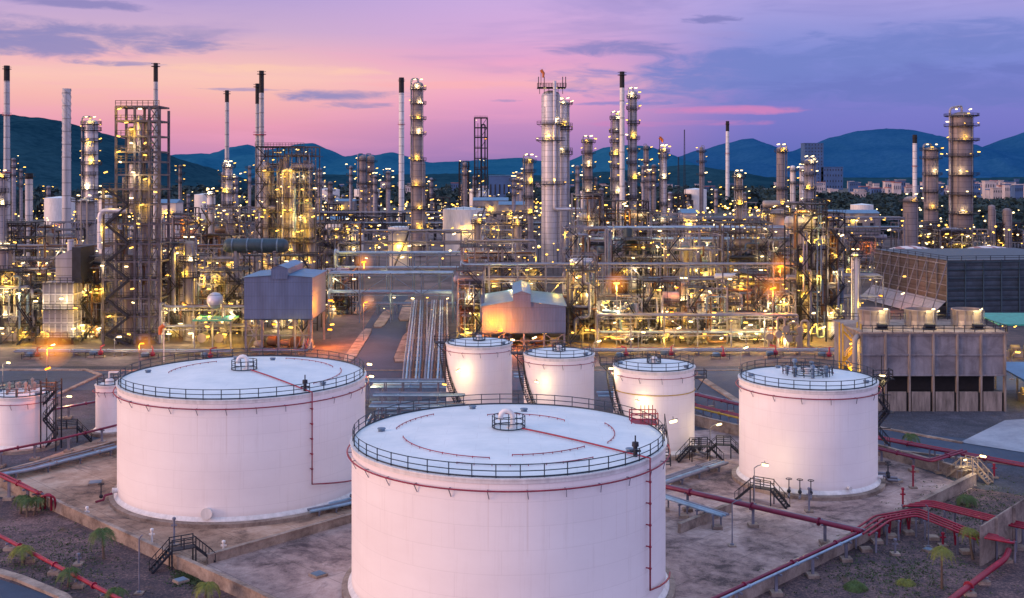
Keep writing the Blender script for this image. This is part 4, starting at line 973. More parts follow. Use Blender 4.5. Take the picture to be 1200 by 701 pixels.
for px, yt, Y, lab in ((802, 152, 1000, 'thin lattice radio mast right of centre'), (795, 184, 900, 'short thin mast beside the radio mast')):
    c = Vector((X(px, Y), Y, 0)); H = Z(yt, Y); mb = MB()
    for k in range(3): a = k * 2.09; mb.bar((c.x + 1.2 * cos(a), c.y + 1.2 * sin(a), 0), (c.x + .3 * cos(a), c.y + .3 * sin(a), H), .35)
    for k in range(24): mb.ring((c.x, c.y, H * k / 24), 1.2 - .9 * k / 24, .12, seg=3, n=4)
    solo('radio_mast', mb, 'steel_dark', lab, 'mast', c)
o = thing('windsock', 'orange windsock on a pole above the big silver column', 'windsock', (X(634, 470), 470, Z(100, 470)))
part('pole', MB().bar((X(634, 470), 470, Z(100, 470)), (X(634, 470), 470, Z(82, 470)), .25), 'steel_dark', o); part('sock', MB().tube([(X(634, 470), 470, Z(82, 470)), (X(637, 470), 470, Z(86, 470)), (X(636.5, 470), 470, Z(91, 470))], [.7, .6, .4], 8), 'orange', o)
o = thing('windsock', 'orange windsock on a slim pole over the small column right of centre', 'windsock', (X(773, 520), 520, Z(175, 520)))
part('pole', MB().bar((X(773, 520), 520, 0), (X(773, 520), 520, Z(160, 520)), .3), 'steel_dark', o); part('sock', MB().tube([(X(773, 520), 520, Z(161, 520)), (X(776, 520), 520, Z(164, 520)), (X(776.5, 520), 520, Z(167, 520))], [.8, .7, .4], 8), 'orange', o)
o = thing('windsock', 'orange windsock on a pole at the plant edge by the left stair tower', 'windsock', g(192, 424))
b = g(192, 424); zt = Z(378, b.y); part('pole', MB().bar(b, (b.x, b.y, zt), .16), 'white', o); part('sock', MB().tube([(b.x, b.y, zt - .6), (b.x - .7, b.y, zt - 1.2), (b.x - .8, b.y, zt - 2.6)], [.45, .5, .35], 8), 'orange', o)

# ---- named columns
big = column(645.5, 106, 486, 22, 'big silver column with a crown platform, the largest in the plant', (-146, -165, -216), 'silver', 2, 1, riser=True, head=False)
c = wl(big); zt = Z(103, 486); mb = MB(); R_b = 11 / F * 486
mb.box(c.x - 6, c.x + 6.5, c.y - 5, c.y + 4, zt - .2, zt + .1)
for k in range(-5, 7, 2): mb.bar((c.x + k, c.y - 4, zt - 3), (c.x + k, c.y - 4, zt), .25)
railing(mb, [(c.x - 6 + k * 1.25, c.y - 5, zt) for k in range(11)], 1.6, .12, .1)
for k in (-5.5, -3, 5, 6.3): mb.bar((c.x + k, c.y - 4, zt), (c.x + k, c.y - 4, zt + 4.5), .35)
part('crown_platform', mb, 'steel_dark', big)
part('transfer_line', MB().tube(bez([(c.x + 1.5, c.y - 5, Z(96, 486)), (c.x + 1.5, c.y - 5, Z(245, 486)), (c.x + 14, c.y - 5, Z(245, 486)), (c.x + 14, c.y - 5, Z(226, 486))], 1.2), .75, 10), 'silver', big)
column(661, 118, 494, 13, 'narrower silver column standing directly behind the big silver one', (-122, -148, -152, -177, -181), 'silver', 2, .5, riser=True)
column(490, 96, 547, 17, 'dark lamp-ringed column with many round platforms left of centre', (105, 122, 140, 158, 188, 218, 245, 268, 288), 'brown_clad', 3, 1, taper=(190, .72), power=1300)
column(742, 106, 500, 9, 'slim lamp-dotted column just right of the black capped chimney', (115, -128, -145, 163, -177, -192, -210, -232), 'silver_dim', 2, .34, power=1100)
column(722, 134, 480, 9.5, 'column strung with lamps just left of the black capped chimney', (-140, -155, -167, -182, -196, -212, -228), 'silver_dim', 3, .34, power=1100)
column(689.5, 162, 560, 10, 'medium column with bright top lamp right of the big silver column', (167, -180, -196, -210, -225), 'brown_clad', 2, .5, power=1100)
column(620, 184, 500, 10, 'medium column left of the big silver column', (190, -202, -216, -232, -250), 'silver_dim', 2, .5, power=1100)
column(778, 173, 520, 6.5, 'thin column with twin side platforms under a windsock', (178, 185, -210, -240), 'silver', 2, .5)
column(757.5, 170, 900, 5, 'very thin dotted column between two windsock columns', (175, 190, 205), 'brown_clad', 2, 0)
column(822, 172, 950, 5, 'thin distant column with lamps up its side', (178, 190, 205), 'brown_clad', 2, 0)
column(915, 172, 560, 10, 'plain brown column with ring platform right of centre', (-178, -222, -240), 'brown_clad', 2, .5, taper=None)
column(914, 245, 420, 24, 'stout dim cylinder standing below the plain brown column', (250,), 'brown_clad', 2, .5, head=False)
column(948, 186, 520, 11, 'column with lit top right of a pair of slim green based columns', (192, -205, -222, -236), 'silver_dim', 3, .5)
column(929, 194, 700, 6, 'left one of two slim white columns with green feet', (200, -215), 'stack_white', 2, 0, head=False)
column(940, 195, 690, 6, 'right one of two slim white columns with green feet', (200, -215), 'stack_white', 2, 0, head=False)
for p_ in (929, 940):
    pass
column(1091, 172, 620, 16, 'shorter of two massive brown columns at the right', (176, -186, -205, -225, -245, -262), 'brown_clad', 2, .5)
t13 = column(1127, 131, 620, 25, 'tallest massive brown column at the right with an inverted U pipe', (136, -148, -165, -183, -205, -228, -250, -272), 'brown_clad', 3, .5, head=False, power=1500)
c = wl(t13); part('overhead_pipe', MB().tube(bez([(c.x, c.y, Z(131, 620)), (c.x, c.y, Z(124, 620)), (c.x - 7.4, c.y - 2, Z(127, 620)), (c.x - 7.4, c.y - 2, Z(285, 620))], 2), .65, 10), 'silver_dim', t13)
column(1067, 230, 560, 17, 'stubby column left of the massive brown columns', (236,), 'brown_clad', 2, 1, head=False)
column(107, 140, 470, 15, 'left hand column with crowded lit top beside the spiral chimney', (146, 153, -166, -181, -193, -205, -222), 'silver', 2, .5, power=1300)
column(100, 232, 440, 20, 'wide dimpled cylinder under the crowded left hand column', (236, -262), 'silver_dim', 2, .5, head=False)
column(124, 228, 430, 18, 'wide cylinder touching the tall left stair tower', (232,), 'silver', 2, 1, head=False)
column(3, 203, 380, 11, 'column cut by the left frame edge with lit platforms', (208, -225, -240), 'silver_dim', 2, .5, head=False)
column(6, 290, 268, 16, 'brown cylinder at the left edge below the pale chimney', (292, 335, 372), 'brown_clad', 2, 1, head=False)
column(425, 182, 850, 8.5, 'left one of a twin pair of dim columns before the hills', (188, 200, 215), 'brown_clad', 1, 0, group='twin dim columns')
column(434.5, 182, 860, 8.5, 'right one of a twin pair of dim columns before the hills', (190, 202, 216), 'brown_clad', 1, 0, group='twin dim columns')
column(222, 282, 268, 12.5, 'pale yellow-lit vessel standing alone right of the left stair tower', (-306, 325, -364), 'vessel', 2, 1, power=900)
column(801, 330, 268, 7.5, 'pale slim vessel with a lit band at the front of the right hand racks', (-352,), 'vessel', 2, 1)
column(866, 203, 400, 8, 'lit slim column above the right hand process structures', (208, -222, -240, -262, -285), 'vessel', 2, .5, power=1100)
column(268, 192, 440, 9, 'column with a very bright lamp at the foot of the slender chimney', (196, -210, -226, -240), 'silver', 3, .5, power=1300)
column(247, 224, 420, 9, 'short pale column near the slender chimney', (228, -244), 'stack_white', 2, .5, head=False)
column(545, 190, 950, 5, 'short dark column left of the dark lattice tower', (195, 205), 'brown_clad', 1, 0)
column(560, 255, 400, 9, 'cream vessel under a lamp near the far white tank', (262,), 'vessel', 2, 1)
column(607, 258, 400, 9, 'cream vessel left of the base of the big silver column', (264,), 'vessel', 2, 1)
column(700, 330, 300, 8, 'dim vertical vessel behind the right side of the middle shed', (335,), 'silver_dim', 1, 1)
column(1002, 296, 300, 9, 'white cylinder partly hidden behind the right stair frame', (300,), 'white', 2, 1, head=False)
column(1180, 244, 600, 10, 'dim stub column at the right edge', (), 'brown_clad', 0, 0, head=False)
column(1162, 240, 600, 8, 'dim stub column right of the tallest massive column', (), 'brown_clad', 0, 0, head=False)

# ---- tall left stair tower (zigzag stairs, lattice mast, upper cage)
Y = 262; t = thing('stair_tower', 'tall rusty stair tower with zigzag flights at the left', 'stair tower', (X(150, Y), Y, 0)); zz = lambda p: Z(p, Y)
lv = [zz(p) for p in (392, 371, 350, 328, 307, 286, 263, 240, 222, 205, 190, 178, 160, 142, 125)]
mb = MB(); xl, xm, xr, xe = X(121, Y), X(158, Y), X(175, Y), X(187, Y)
for x, zt in ((xl, zz(222)), (xm, zz(125)), (xr, zz(125)), (xe, zz(128)), (X(136, Y), zz(125))):
    for y in (Y, Y + 7): mb.bar((x, y, 0), (x, y, zt), .52)
for z in lv:
    a = xl if z < zz(221) else X(136, Y)
    for y in (Y, Y + 7): mb.bar((a, y, z), (xe, y, z), .42)
    for x in (a, xm, xr, xe): mb.bar((x, Y, z), (x, Y + 7, z), .36)
part('frame', mb, 'steel_mid', t)
mb = MB(); z_ = 0
for i, z in enumerate(lv):
    a, b = (xr, xe) if i % 2 else (xe, xr)
    mb.bar((a, Y - .05, z_), (b, Y - .05, z), .2)
    if i > 7: mb.bar((b, Y - .05, z_), (a, Y - .05, z), .2)
    z_ = z
part('lattice_bracing', mb, 'steel_mid', t)
mb = MB(); z_ = 0
for i, z in enumerate(lv[:9]):
    a, b = (X(127, Y), X(153, Y)) if i % 2 else (X(153, Y), X(127, Y)); stair(mb, (a, Y - .8, z_), (b, Y - .8, z), 1.3); mb.bar((a, Y - 1.5, z_ + .1), (b, Y - 1.5, z + .1), .3, .5); z_ = z
part('stair', mb, 'steel_dark', t)
for z in lv[::1]:
    a = xl if z < zz(221) else X(136, Y); mb = MB().box(a, xr, Y - .2, Y + 6.5, z + .15, z + .24); railing(mb, [(a + (xe - a) * k / 8, Y - .4, z + .2) for k in range(9)], 1.2, .06, .06); part('deck', mb, 'deck', t)
for px, w, p0, p1, m in ((146, 14, 398, 300, 'vessel'), (165, 9, 400, 210, 'silver_dim'), (152, 13, 250, 190, 'silver'), (168, 8, 190, 140, 'brown_clad'), (148, 9, 180, 148, 'vessel'), (132, 10, 330, 270, 'silver_dim'), (150, 11, 222, 200, 'brown_clad'), (181, 6, 400, 240, 'silver_dim'), (158, 7, 175, 135, 'silver')):
    r = w / 2 / F * Y; part('vertical_vessel', MB().lathe((X(px, Y), Y + 3.5, zz(p0)), [(r, 0), (r, zz(p1) - zz(p0) - r * .4), (r * .6, zz(p1) - zz(p0)), (.01, zz(p1) - zz(p0) + .1)], 16), m, t)
R_ = random.Random(3)
for k in range(26):
    P_, r = rand_pipe(R_, xm if k < 9 else X(136, Y), xe, Y - .5, Y + 5, zz(130) if k > 12 else zz(250)); part('pipe', MB().tube(P_, min(r, .25), 6), R_.choice(['pipe', 'pipe_brown', 'pipe', 'silver_dim', 'vessel']), t)
part('large_bent_duct', MB().tube(bez([(X(150, Y), Y - 1, zz(247)), (X(119, Y), Y - 1, zz(247)), (X(119, Y), Y - 1, zz(292))], 1.6), .62, 12), 'silver', t)
for i, (px, py) in enumerate(((142, 128), (166, 128), (150, 144), (141, 160), (156, 168), (172, 168), (141, 178), (143, 190), (156, 152), (126, 202), (158, 202), (172, 182), (128, 224), (156, 232), (128, 266), (156, 290), (122, 311), (157, 338), (121, 338), (158, 354), (130, 370), (153, 391), (120, 284), (164, 262), (172, 210), (150, 312), (168, 240), (184, 225))):
    lamp(t, (X(px, Y), Y - 1.2, zz(py)), ('yellow', 'white', 'yellow')[i % 3], .95, i % 2 == 0, 650)

# ---- fired heater
Y = 262; t = thing('fired_heater', 'boxy fired heater on legs with panelled walls and a slanted hood', 'furnace', (X(72, Y), Y, 0)); zz = lambda p: Z(p, Y)
xa, xb = X(51, Y), X(86, Y); part('body', MB().box(xa, xb, Y, Y + 9, zz(395), zz(331)), 'silver_dim', t)
mb = MB()
for p in (331, 345, 362, 378, 395): mb.bar((xa - .1, Y - .1, zz(p)), (xb + .1, Y - .1, zz(p)), .25); mb.bar((xb + .1, Y, zz(p)), (xb + .1, Y + 9, zz(p)), .25)
for k in range(6): x = xa + (xb - xa) * k / 5; mb.bar((x, Y - .12, zz(395)), (x, Y - .12, zz(331)), .2)
for k in range(1, 5): mb.bar((xb + .12, Y + 9 * k / 4, zz(395)), (xb + .12, Y + 9 * k / 4, zz(331)), .2)
part('stiffeners', mb, 'silver', t)
hx0, hx1, hx2, hx3 = X(63, Y), X(95, Y), X(53, Y), X(88, Y)
part('hood', MB().hexa([(hx2 + 2, Y + 1, zz(331)), (xb - .5, Y + 1, zz(331)), (xb - .5, Y + 8, zz(331)), (hx2 + 2, Y + 8, zz(331)), (hx0, Y + 1, zz(301)), (xb - .5, Y + 1, zz(292)), (xb - .5, Y + 8, zz(292)), (hx0, Y + 8, zz(301))]), 'silver_dim', t)
part('convection_box', MB().box(xb - .5, xb + 1.6, Y + .4, Y + 9, zz(331), zz(290)), 'steel_dark', t)
part('stub_duct', MB().tube([(X(75, Y), Y + 4, zz(296)), (X(75, Y), Y + 4, zz(282))], .8, 12), 'silver', t)
for x in (xa + .4, (xa + xb) / 2, xb - .4):
    for y in (Y + .4, Y + 8.6): part('leg', MB().bar((x, y, 0), (x, y, zz(395)), .5), 'steel_dark', t)
for p in (395, 362, 331): 
    mb = MB().box(xa - 2.2, xb + 2.6, Y - 1.6, Y - .15, zz(p) - .1, zz(p)); railing(mb, [(xa - 2.2 + (xb - xa + 4.8) * k / 7, Y - 1.6, zz(p)) for k in range(8)], 1.2, .07, .06); part('platform', mb, 'steel_dark', t)
for px in (55, 78): part('burner_plenum', MB().tube([(X(px, Y), Y - .6, 2.2), (X(px, Y), Y - .2, 2.2)], .9, 16), 'vessel', t)
for i, (px, py) in enumerate(((76, 349), (54, 388), (90, 384), (104, 345), (46, 352), (50, 320), (100, 380), (92, 360), (66, 403))): lamp(t, (X(px, Y), Y - 2, zz(py)), ('white', 'yellow')[i % 2], 1.0, True, 600)

# ---- sheds
def shed(label, px0, px1, ye, yb, Y, depth, ridge, legs=True, vent=(.45, .78), seed=0):
    t = thing('industrial_shed', label, 'shed', (X((px0 + px1) / 2, Y), Y, 0), 'blue grey sheet metal sheds'); x0, x1 = X(px0, Y), X(px1, Y); ze, zb = Z(ye, Y), Z(yb, Y); xm = x0 + (x1 - x0) * ridge[0]; zr = ze + ridge[1]
    mb = MB(); mb.poly([(x0, Y, zb), (x1, Y, zb), (x1, Y, ze), (xm, Y, zr), (x0, Y, ze)]).poly([(x0, Y + depth, zb), (x0, Y + depth, ze), (xm, Y + depth, zr), (x1, Y + depth, ze), (x1, Y + depth, zb)])
    mb.poly([(x1, Y, zb), (x1, Y + depth, zb), (x1, Y + depth, ze), (x1, Y, ze)]).poly([(x0, Y, zb), (x0, Y, ze), (x0, Y + depth, ze), (x0, Y + depth, zb)]); part('wall_sheeting', mb, 'sheet', t)
    e = .35; rf = part('roof', MB().poly([(x0 - e, Y - e, ze), (xm, Y - e, zr + .1), (xm, Y + depth + e, zr + .1), (x0 - e, Y + depth + e, ze)]).poly([(xm, Y - e, zr + .1), (x1 + e, Y - e, ze), (x1 + e, Y + depth + e, ze), (xm, Y + depth + e, zr + .1)]), 'sheet_roof', t)
    v0, v1 = x0 + (x1 - x0) * vent[0], x0 + (x1 - x0) * vent[1]; vm = (v0 + v1) / 2; zv = zr + 1.5
    mb = MB(); mb.poly([(v0, Y - .3, ze - .4), (v1, Y - .3, ze - .4), (v1, Y - .3, zv), (vm, Y - .3, zv + .7), (v0, Y - .3, zv)]).poly([(v1, Y - .3, ze), (v1, Y + depth, ze), (v1, Y + depth, zv), (v1, Y - .3, zv)]).poly([(v0, Y - .3, ze), (v0, Y - .3, zv), (v0, Y + depth, zv), (v0, Y + depth, ze)])
    vt = part('ridge_vent', mb, 'sheet', rf); part('ridge_vent_roof', MB().poly([(v0 - .2, Y - .5, zv), (vm, Y - .5, zv + .75), (vm, Y + depth, zv + .75), (v0 - .2, Y + depth, zv)]).poly([(vm, Y - .5, zv + .75), (v1 + .2, Y - .5, zv), (v1 + .2, Y + depth, zv), (vm, Y + depth, zv + .75)]), 'sheet_roof', rf)
    n = 5
    for k in range(n):
        for y in (Y + .4, Y + depth - .4):
            x = x0 + .3 + (x1 - x0 - .6) * k / (n - 1); part('leg', MB().bar((x, y, 0), (x, y, zb + .3), .42), 'steel', t)
    mb = MB()
    for k in range(n - 1):
        xa, xb = x0 + .3 + (x1 - x0 - .6) * k / (n - 1), x0 + .3 + (x1 - x0 - .6) * (k + 1) / (n - 1); mb.bar((xa, Y + .3, zb * .5), (xb, Y + .3, zb * .5), .22)
        if k % 3 == 0: mb.bar((xa, Y + .3, 0), (xb, Y + .3, zb), .16); mb.bar((xb, Y + .3, 0), (xa, Y + .3, zb), .16)
    part('bracing', mb, 'steel', t); mb = MB().box(x0, x1, Y, Y + depth, zb + .05, zb + .2); part('floor', mb, 'deck', t)
    for k in range(5):
        x = x0 + (x1 - x0) * (.15 + .18 * k); r = 1.0 + (k % 2) * .5
        part('pump_skid', MB().tube([(x - 1, Y + 4 + k % 3, r), (x - .6, Y + 4 + k % 3, r), (x + 1.2, Y + 4 + k % 3, r)], [r * .5, r * .8, r * .8], 10).box(x - 1.6, x + 1.6, Y + 3, Y + 6, 0, .3), ('vessel', 'pipe_brown')[k % 2], t)
    return t, x0, x1, zb, ze
sh1, x0, x1, zb, ze = shed('taller blue grey shed on legs with an orange-lit end wall, left of the plant road', 286, 366, 325, 375, 252, 18, (.55, .5), vent=(.40, .64))
for i, (x, y, z, k, p_) in enumerate(((x1 + 3.5, 256, 11, 'orange', 9000), (x1 + 3, 258, 4, 'orange', 3000), (x0 + 6, 256, 5.5, 'orange', 900), (x0 + 11, 250, 5.6, 'yellow', 500), (x1 + 4.5, 252, 6.0, 'yellow', 600))): lamp(sh1, (x, y, z), k, 1.1, True, p_)
sh2, x0, x1, zb, ze = shed('wider blue grey shed with a fiery orange glow on its front, behind the small tanks', 565, 663, 359, 391, 256, 26, (.42, 1.3), vent=(.37, .58))
for i, (x, y, z, k, p_) in enumerate(((x0 + 4.2, 251.5, zb + 1.2, 'orange', 9000), (x0 + 7, 252.5, zb - .9, 'white', 160), (x0 + 2, 252, zb - .5, 'orange', 700), (x0 + 12, 252, 3, 'white', 200), (x0 + 14.5, 258, 3.2, 'yellow', 500))): lamp(sh2, (x, y, z), k, 1.1, p_ < 5000, p_)
light(sh2, (X(576, 250), 252.2, 5.8), 'orange', 9500); light(sh2, (X(588, 250), 251.4, 5.0), 'orange', 6500)

# ---- concrete cooling tower with three fan stacks
Y = 187.7; t = thing('cooling_tower', 'grey concrete cooling tower with three lit fan stacks on its roof', 'cooling tower', (X(1094, Y), Y, 0)); zz = lambda p: Z(p, Y); x0, x1 = X(1010, Y), X(1178, Y); dp = 16; zt = zz(391)
part('upper_casing', MB().box(x0, x1, Y + .3, Y + dp, zz(440), zt), 'panel', t)
part('basin_wall', MB().box(x0, x1, Y + .35, Y + dp, -.1, zz(461)), 'black', t)  # coloured black so the gaps between panels look shaded
part('inner_shade_box', MB().box(x0 + .8, x1 - .8, Y + 2.5, Y + dp - .5, zz(461), zz(439)), 'black', t)  # black box stands in for the shade inside the opening
for k in range(7):
    x = x0 + (x1 - x0) * k / 6; part('pilaster', MB().box(x - .15, x + .15, Y - .08, Y + .6, -.1, zt + .05), 'panel_light', t)
for p in (392.5, 416, 440): part('string_course', MB().box(x0 - .3, x1 + .3, Y + .0, Y + .5, zz(p) - .12, zz(p) + .12), 'panel', t)
for k in range(6):
    xa = x0 + (x1 - x0) * (k + .09) / 6; xb = x0 + (x1 - x0) * (k + .86) / 6; part('basin_panel', MB().box(xa, xb, Y - .02, Y + .33, 0, zz(460) + .1), 'panel_light', t)
mb = MB().box(x0 - .4, x1 + .4, Y - .2, Y + dp + .3, zt, zt + .25); dk = part('roof_deck', mb, 'concrete', t)
mb = MB(); railing(mb, [(x0 + (x1 - x0) * k / 14, Y - .1, zt + .25) for k in range(15)], 1.15, .05, .05); railing(mb, [(x1 + .3, Y + dp * k / 6, zt + .25) for k in range(7)] , 1.15, .05, .05); railing(mb, [(x0 + (x1 - x0) * k / 14, Y + dp, zt + .25) for k in range(15)], 1.15, .05, .05); part('roof_railing', mb, 'steel_dark', dk)
for k, px in enumerate((1025, 1080, 1135)):
    c = Vector((X(px, Y + 7), Y + 7.5, zt + .25)); R = 17 / F * (Y + 7); fs = part('fan_stack', MB().lathe(c, [(R * 1.05, 0), (R * .94, 1.1), (R * .97, 2.2), (R * 1.06, 2.9), (R * 1.06, 3.05), (R * .98, 3.05), (R * .9, .5)], 32), 'vessel', t, c)
    mb = MB()
    for q in range(8): a = q * pi / 4 + .3; mb.hexa([c + Vector((.3 * cos(a), .3 * sin(a), 2)), c + Vector((.3 * cos(a + .5), .3 * sin(a + .5), 2.1)), c + Vector((R * .85 * cos(a + .25), R * .85 * sin(a + .25), 2.25)), c + Vector((R * .85 * cos(a), R * .85 * sin(a), 2))] + [c + Vector((.3 * cos(a), .3 * sin(a), 2.08)), c + Vector((.3 * cos(a + .5), .3 * sin(a + .5), 2.18)), c + Vector((R * .85 * cos(a + .25), R * .85 * sin(a + .25), 2.33)), c + Vector((R * .85 * cos(a), R * .85 * sin(a), 2.08))])
    part('fan', mb, 'steel_dark', fs)
    mb = MB()
    for q in range(12): a = q * pi / 6; mb.bar(c + Vector((R * 1.04 * cos(a), R * 1.04 * sin(a), .05)), c + Vector((R * 1.08 * cos(a), R * 1.08 * sin(a), 2.9)), .1)
    part('stiffening_ribs', mb, 'pipe', fs)
    part('fan_motor', MB().tube([c + Vector((-.8, -4.2, .6)), c + Vector((.9, -4.2, .6))], .42, 10).box(c.x - 1, c.x + 1, c.y - 4.7, c.y - 3.7, c.z, c.z + .25), 'steel_dark', t)
    lamp(t, c + Vector((.9, -3.6, 3.4)), 'white', .7, True, 500)
part('valve_pipe', MB().tube(bez([(x0 - 1.2, Y, 0), (x0 - 1.2, Y, zz(395)), (x0 + 1, Y + 2, zz(395))], 1), .45, 10), 'vessel', t)
Y2 = Y + 4; mb = MB(); lvz = [2.6 * k for k in range(6)]
for i in range(5): a, b = (X(988, Y2), X(1004, Y2)) if i % 2 else (X(1004, Y2), X(988, Y2)); stair(mb, (a, Y2, lvz[i]), (b, Y2, lvz[i + 1]), .9)
for px in (986, 1007):
    for dy in (-.8, 1.2): mb.bar((X(px, Y2), Y2 + dy, 0), (X(px, Y2), Y2 + dy, 14.4), .2)
part('stair', mb, 'yellow', t)
for z in (3, 7, 11): lamp(t, (X(996, Y2), Y2 - 1, z), 'yellow', .8, True, 350)

# ---- large louvred cooling tower at the right
t = thing('cooling_tower', 'huge brown and teal louvred cooling tower at the right edge', 'cooling tower', (X(1110, 311), 311, 0))
nx_, ny_ = X(1110, 311), 311.0; fx, fy = X(1024, 358), 358.0; H = 16.0; wx = X(1290, 311); out = Vector((-(fy - ny_), fx - nx_, 0)).normalized()
out = out if out.x < 0 else -out; a, b = Vector((nx_, ny_, 0)), Vector((fx, fy, 0)); u = Vector((0, 0, 1))
part('end_louvres', MB().poly([a + u * 3, b + u * 3, b + out * -.5 + u * H, a + out * -.5 + u * H]), 'louvre', t)
part('lower_apron', MB().poly([a + out * 5 + u * .4, b + out * 5 + u * .4, b + u * 4.6 + out * .3, a + u * 4.6 + out * .3]), 'silver_dim', t)
part('side_louvres', MB().poly([a + u * 2.5, a - out * .01 + u * H, Vector((wx, ny_ + 6, H)), Vector((wx, ny_ + 6, 2.5))]).poly([a + u * 2.5, Vector((wx, ny_ + 6, 2.5)), Vector((wx, ny_ + 6, 0)), a]), 'louvre_teal', t)
part('roof_deck', MB().poly([a + u * (H + .05), Vector((wx, ny_ + 6, H + .05)), Vector((wx, fy + 6, H + .05)), b + u * (H + .05)]), 'teal', t)
mb = MB()
for k in range(9): p = a.lerp(b, k / 8); mb.bar(p + u * 3 + out * .15, p + u * (H + .1), .28); mb.bar(p + out * 5.2, p + u * (H - 1) + out * .2, .22)
for z in (6, 9, 12, 15): mb.bar(a + u * z + out * .2, b + u * z + out * .2, .25)
part('end_framing', mb, 'steel', t)
mb = MB()
for k in range(9): p = a.lerp(Vector((wx, ny_ + 6, 0)), k / 8) + Vector((0, -.15, 0)); mb.bar(p, p + u * (H + .1), .25); mb.bar(p + Vector((-1.5, -3.5, 0)), p + u * (H - 4), .25)
for z in (5, 8, 11, 13.5, 15.5): mb.bar(a + u * z + Vector((0, -.2, 0)), Vector((wx, ny_ + 5.8, z)), .3)
part('side_framing', mb, 'teal', t)
mb = MB(); railing(mb, [a.lerp(b, k / 10) + u * H for k in range(11)], 1.2, .07, .07); railing(mb, [a.lerp(Vector((wx, ny_ + 6, 0)), k / 10) + u * H for k in range(11)], 1.2, .07, .07); part('roof_railing', mb, 'steel_dark', t)
for px, py, kd, p_ in ((1042, 347, 'orange', 2600), (1058, 344, 'white', 500), (1099, 365, 'white', 500), (1060, 324, 'yellow', 600)): q = Vector((X(px, 318), 318 if px > 1050 else 326, 0)); q.z = Z(py, q.y); lamp(t, q, kd, 1.5 if kd == 'orange' else 1.1, True, p_)
for i, (px, w, lab) in enumerate(((1068, 64, 'low white domed tank with rust streaks, left of two behind the louvred tower'), (1160, 68, 'low white domed tank with rust streaks, right of two behind the louvred tower'))):
    Y = 395; R = w / 2 / F * Y; c = (X(px, Y), Y, 0); tt = thing('domed_tank', lab, 'domed tank', c, 'rusty domed tanks'); part('shell', MB().lathe(c, [(R, 0), (R, 11.5)], 40), 'silver_dim', tt); part('roof', MB().lathe((c[0], c[1], 11.5), [(R + .1, 0)] + [(R * cos(a), 3.2 * sin(a)) for a in (.25, .5, .8, 1.1, 1.4)] + [(.01, 3.2)], 40), 'dome', tt)
# green and blue canopies at the right edge
for px, py, Y, w, d, h, m, lab in ((1205, 377, 245, 18, 12, 7.5, 'green', 'bright green canopy roof at the right edge'), (1222, 446, 196, 12, 14, 4.5, 'sheet_roof', 'blue grey canopy with yellow light beneath it at the right edge')):
    x = X(px, Y); t = thing('canopy', lab, 'canopy', (x, Y, 0)); part('roof', MB().hexa([(x - w / 2, Y - d / 2, h), (x + w, Y - d / 2, h), (x + w, Y + d / 2, h + 1), (x - w / 2, Y + d / 2, h + 1), (x - w / 2, Y - d / 2, h + .3), (x + w, Y - d / 2, h + .3), (x + w, Y + d / 2, h + 1.3), (x - w / 2, Y + d / 2, h + 1.3)]), m, t)
    for k in range(4):
        for y in (Y - d / 2 + .4, Y + d / 2 - .4): part('leg', MB().bar((x - w / 2 + .5 + k * w / 3, y, 0), (x - w / 2 + .5 + k * w / 3, y, h), .3), 'steel', t)
    for k in range(3): part('pump_skid', MB().box(x - w / 2 + 2 + k * 3, x - w / 2 + 4 + k * 3, Y - 2, Y + 1, 0, 1.4).tube([(x - w / 2 + 2.2 + k * 3, Y, 1.9), (x - w / 2 + 4 + k * 3, Y, 1.9)], .6, 10), 'vessel', t); lamp(t, (x - w / 2 + 2 + k * 3, Y - 2.5, h - .6), 'yellow', .9, True, 450)

# ---- big dark ducts / exchangers
def drumset(label, px0, px1, py, Y, wpx, mat='teal', legs=True, n=2):
    r = wpx / 2 / F * Y; x0, x1 = X(px0, Y), X(px1, Y); z = Z(py, Y); t = thing('horizontal_drum', label, 'drum', ((x0 + x1) / 2, Y, 0))
    part('shell', MB().tube([(x0, Y, z), (x0 + r * .25, Y, z), (x0 + r * .7, Y, z), (x1 - r * .7, Y, z), (x1 - r * .25, Y, z), (x1, Y, z)], [r * .35, r * .8, r, r, r * .8, r * .35], 20), mat, t)
    for k in range(4): x = x0 + (x1 - x0) * (.15 + .23 * k); part('band', MB().tube([(x - .2, Y, z), (x + .2, Y, z)], r * 1.05, 20), 'steel_blue', t)
    for k in (.2, .5, .8): x = x0 + (x1 - x0) * k; part('leg', MB().box(x - .4, x + .4, Y - r * .8, Y + r * .8, 0, z - r * .7), 'steel', t)
    return t
drumset('long dark teal duct above the left shed', 262, 338, 288, 330, 17); dd = drumset('long dark teal drum with a hooded inlet right of the big silver column', 700, 806, 292, 350, 13)
x = X(736, 350); part('inlet_hood', MB().lathe((x, 350, Z(290, 350)), [(4.5, 0), (3.2, 2), (1.5, 3.2), (1.5, 6)], 20), 'teal', dd)
drumset('dark horizontal drum among the racks right of the middle shed', 812, 850, 360, 300, 9, 'teal')
t = thing('round_tank', 'white spherical vessel over a green canopy left of the taller shed', 'sphere vessel', (X(252, 258), 258, 0)); part('shell', MB().ball((X(252, 258), 258, Z(352, 258)), 1.9, 12), 'silver', t)
xx = X(250, 256); part('canopy', MB().box(xx - 4.6, xx + 4.4, 255, 262, Z(376, 256), Z(374, 256)), 'green', t)
for dx in (-4.2, 0, 4.2): part('leg', MB().bar((xx + dx, 255.4, 0), (xx + dx, 255.4, Z(376, 256)), .3), 'steel', t)
for dx in (-1.2, 1.2): part('leg', MB().bar((xx + .4 + dx, 258, Z(374, 256)), (xx + .4 + dx, 258, Z(355, 256)), .3), 'vessel', t)
for dx in (-3, 1): part('drum', MB().tube([(xx + dx, 257, 2.2), (xx + dx, 260, 2.2)], 1.1, 14), 'vessel', t)
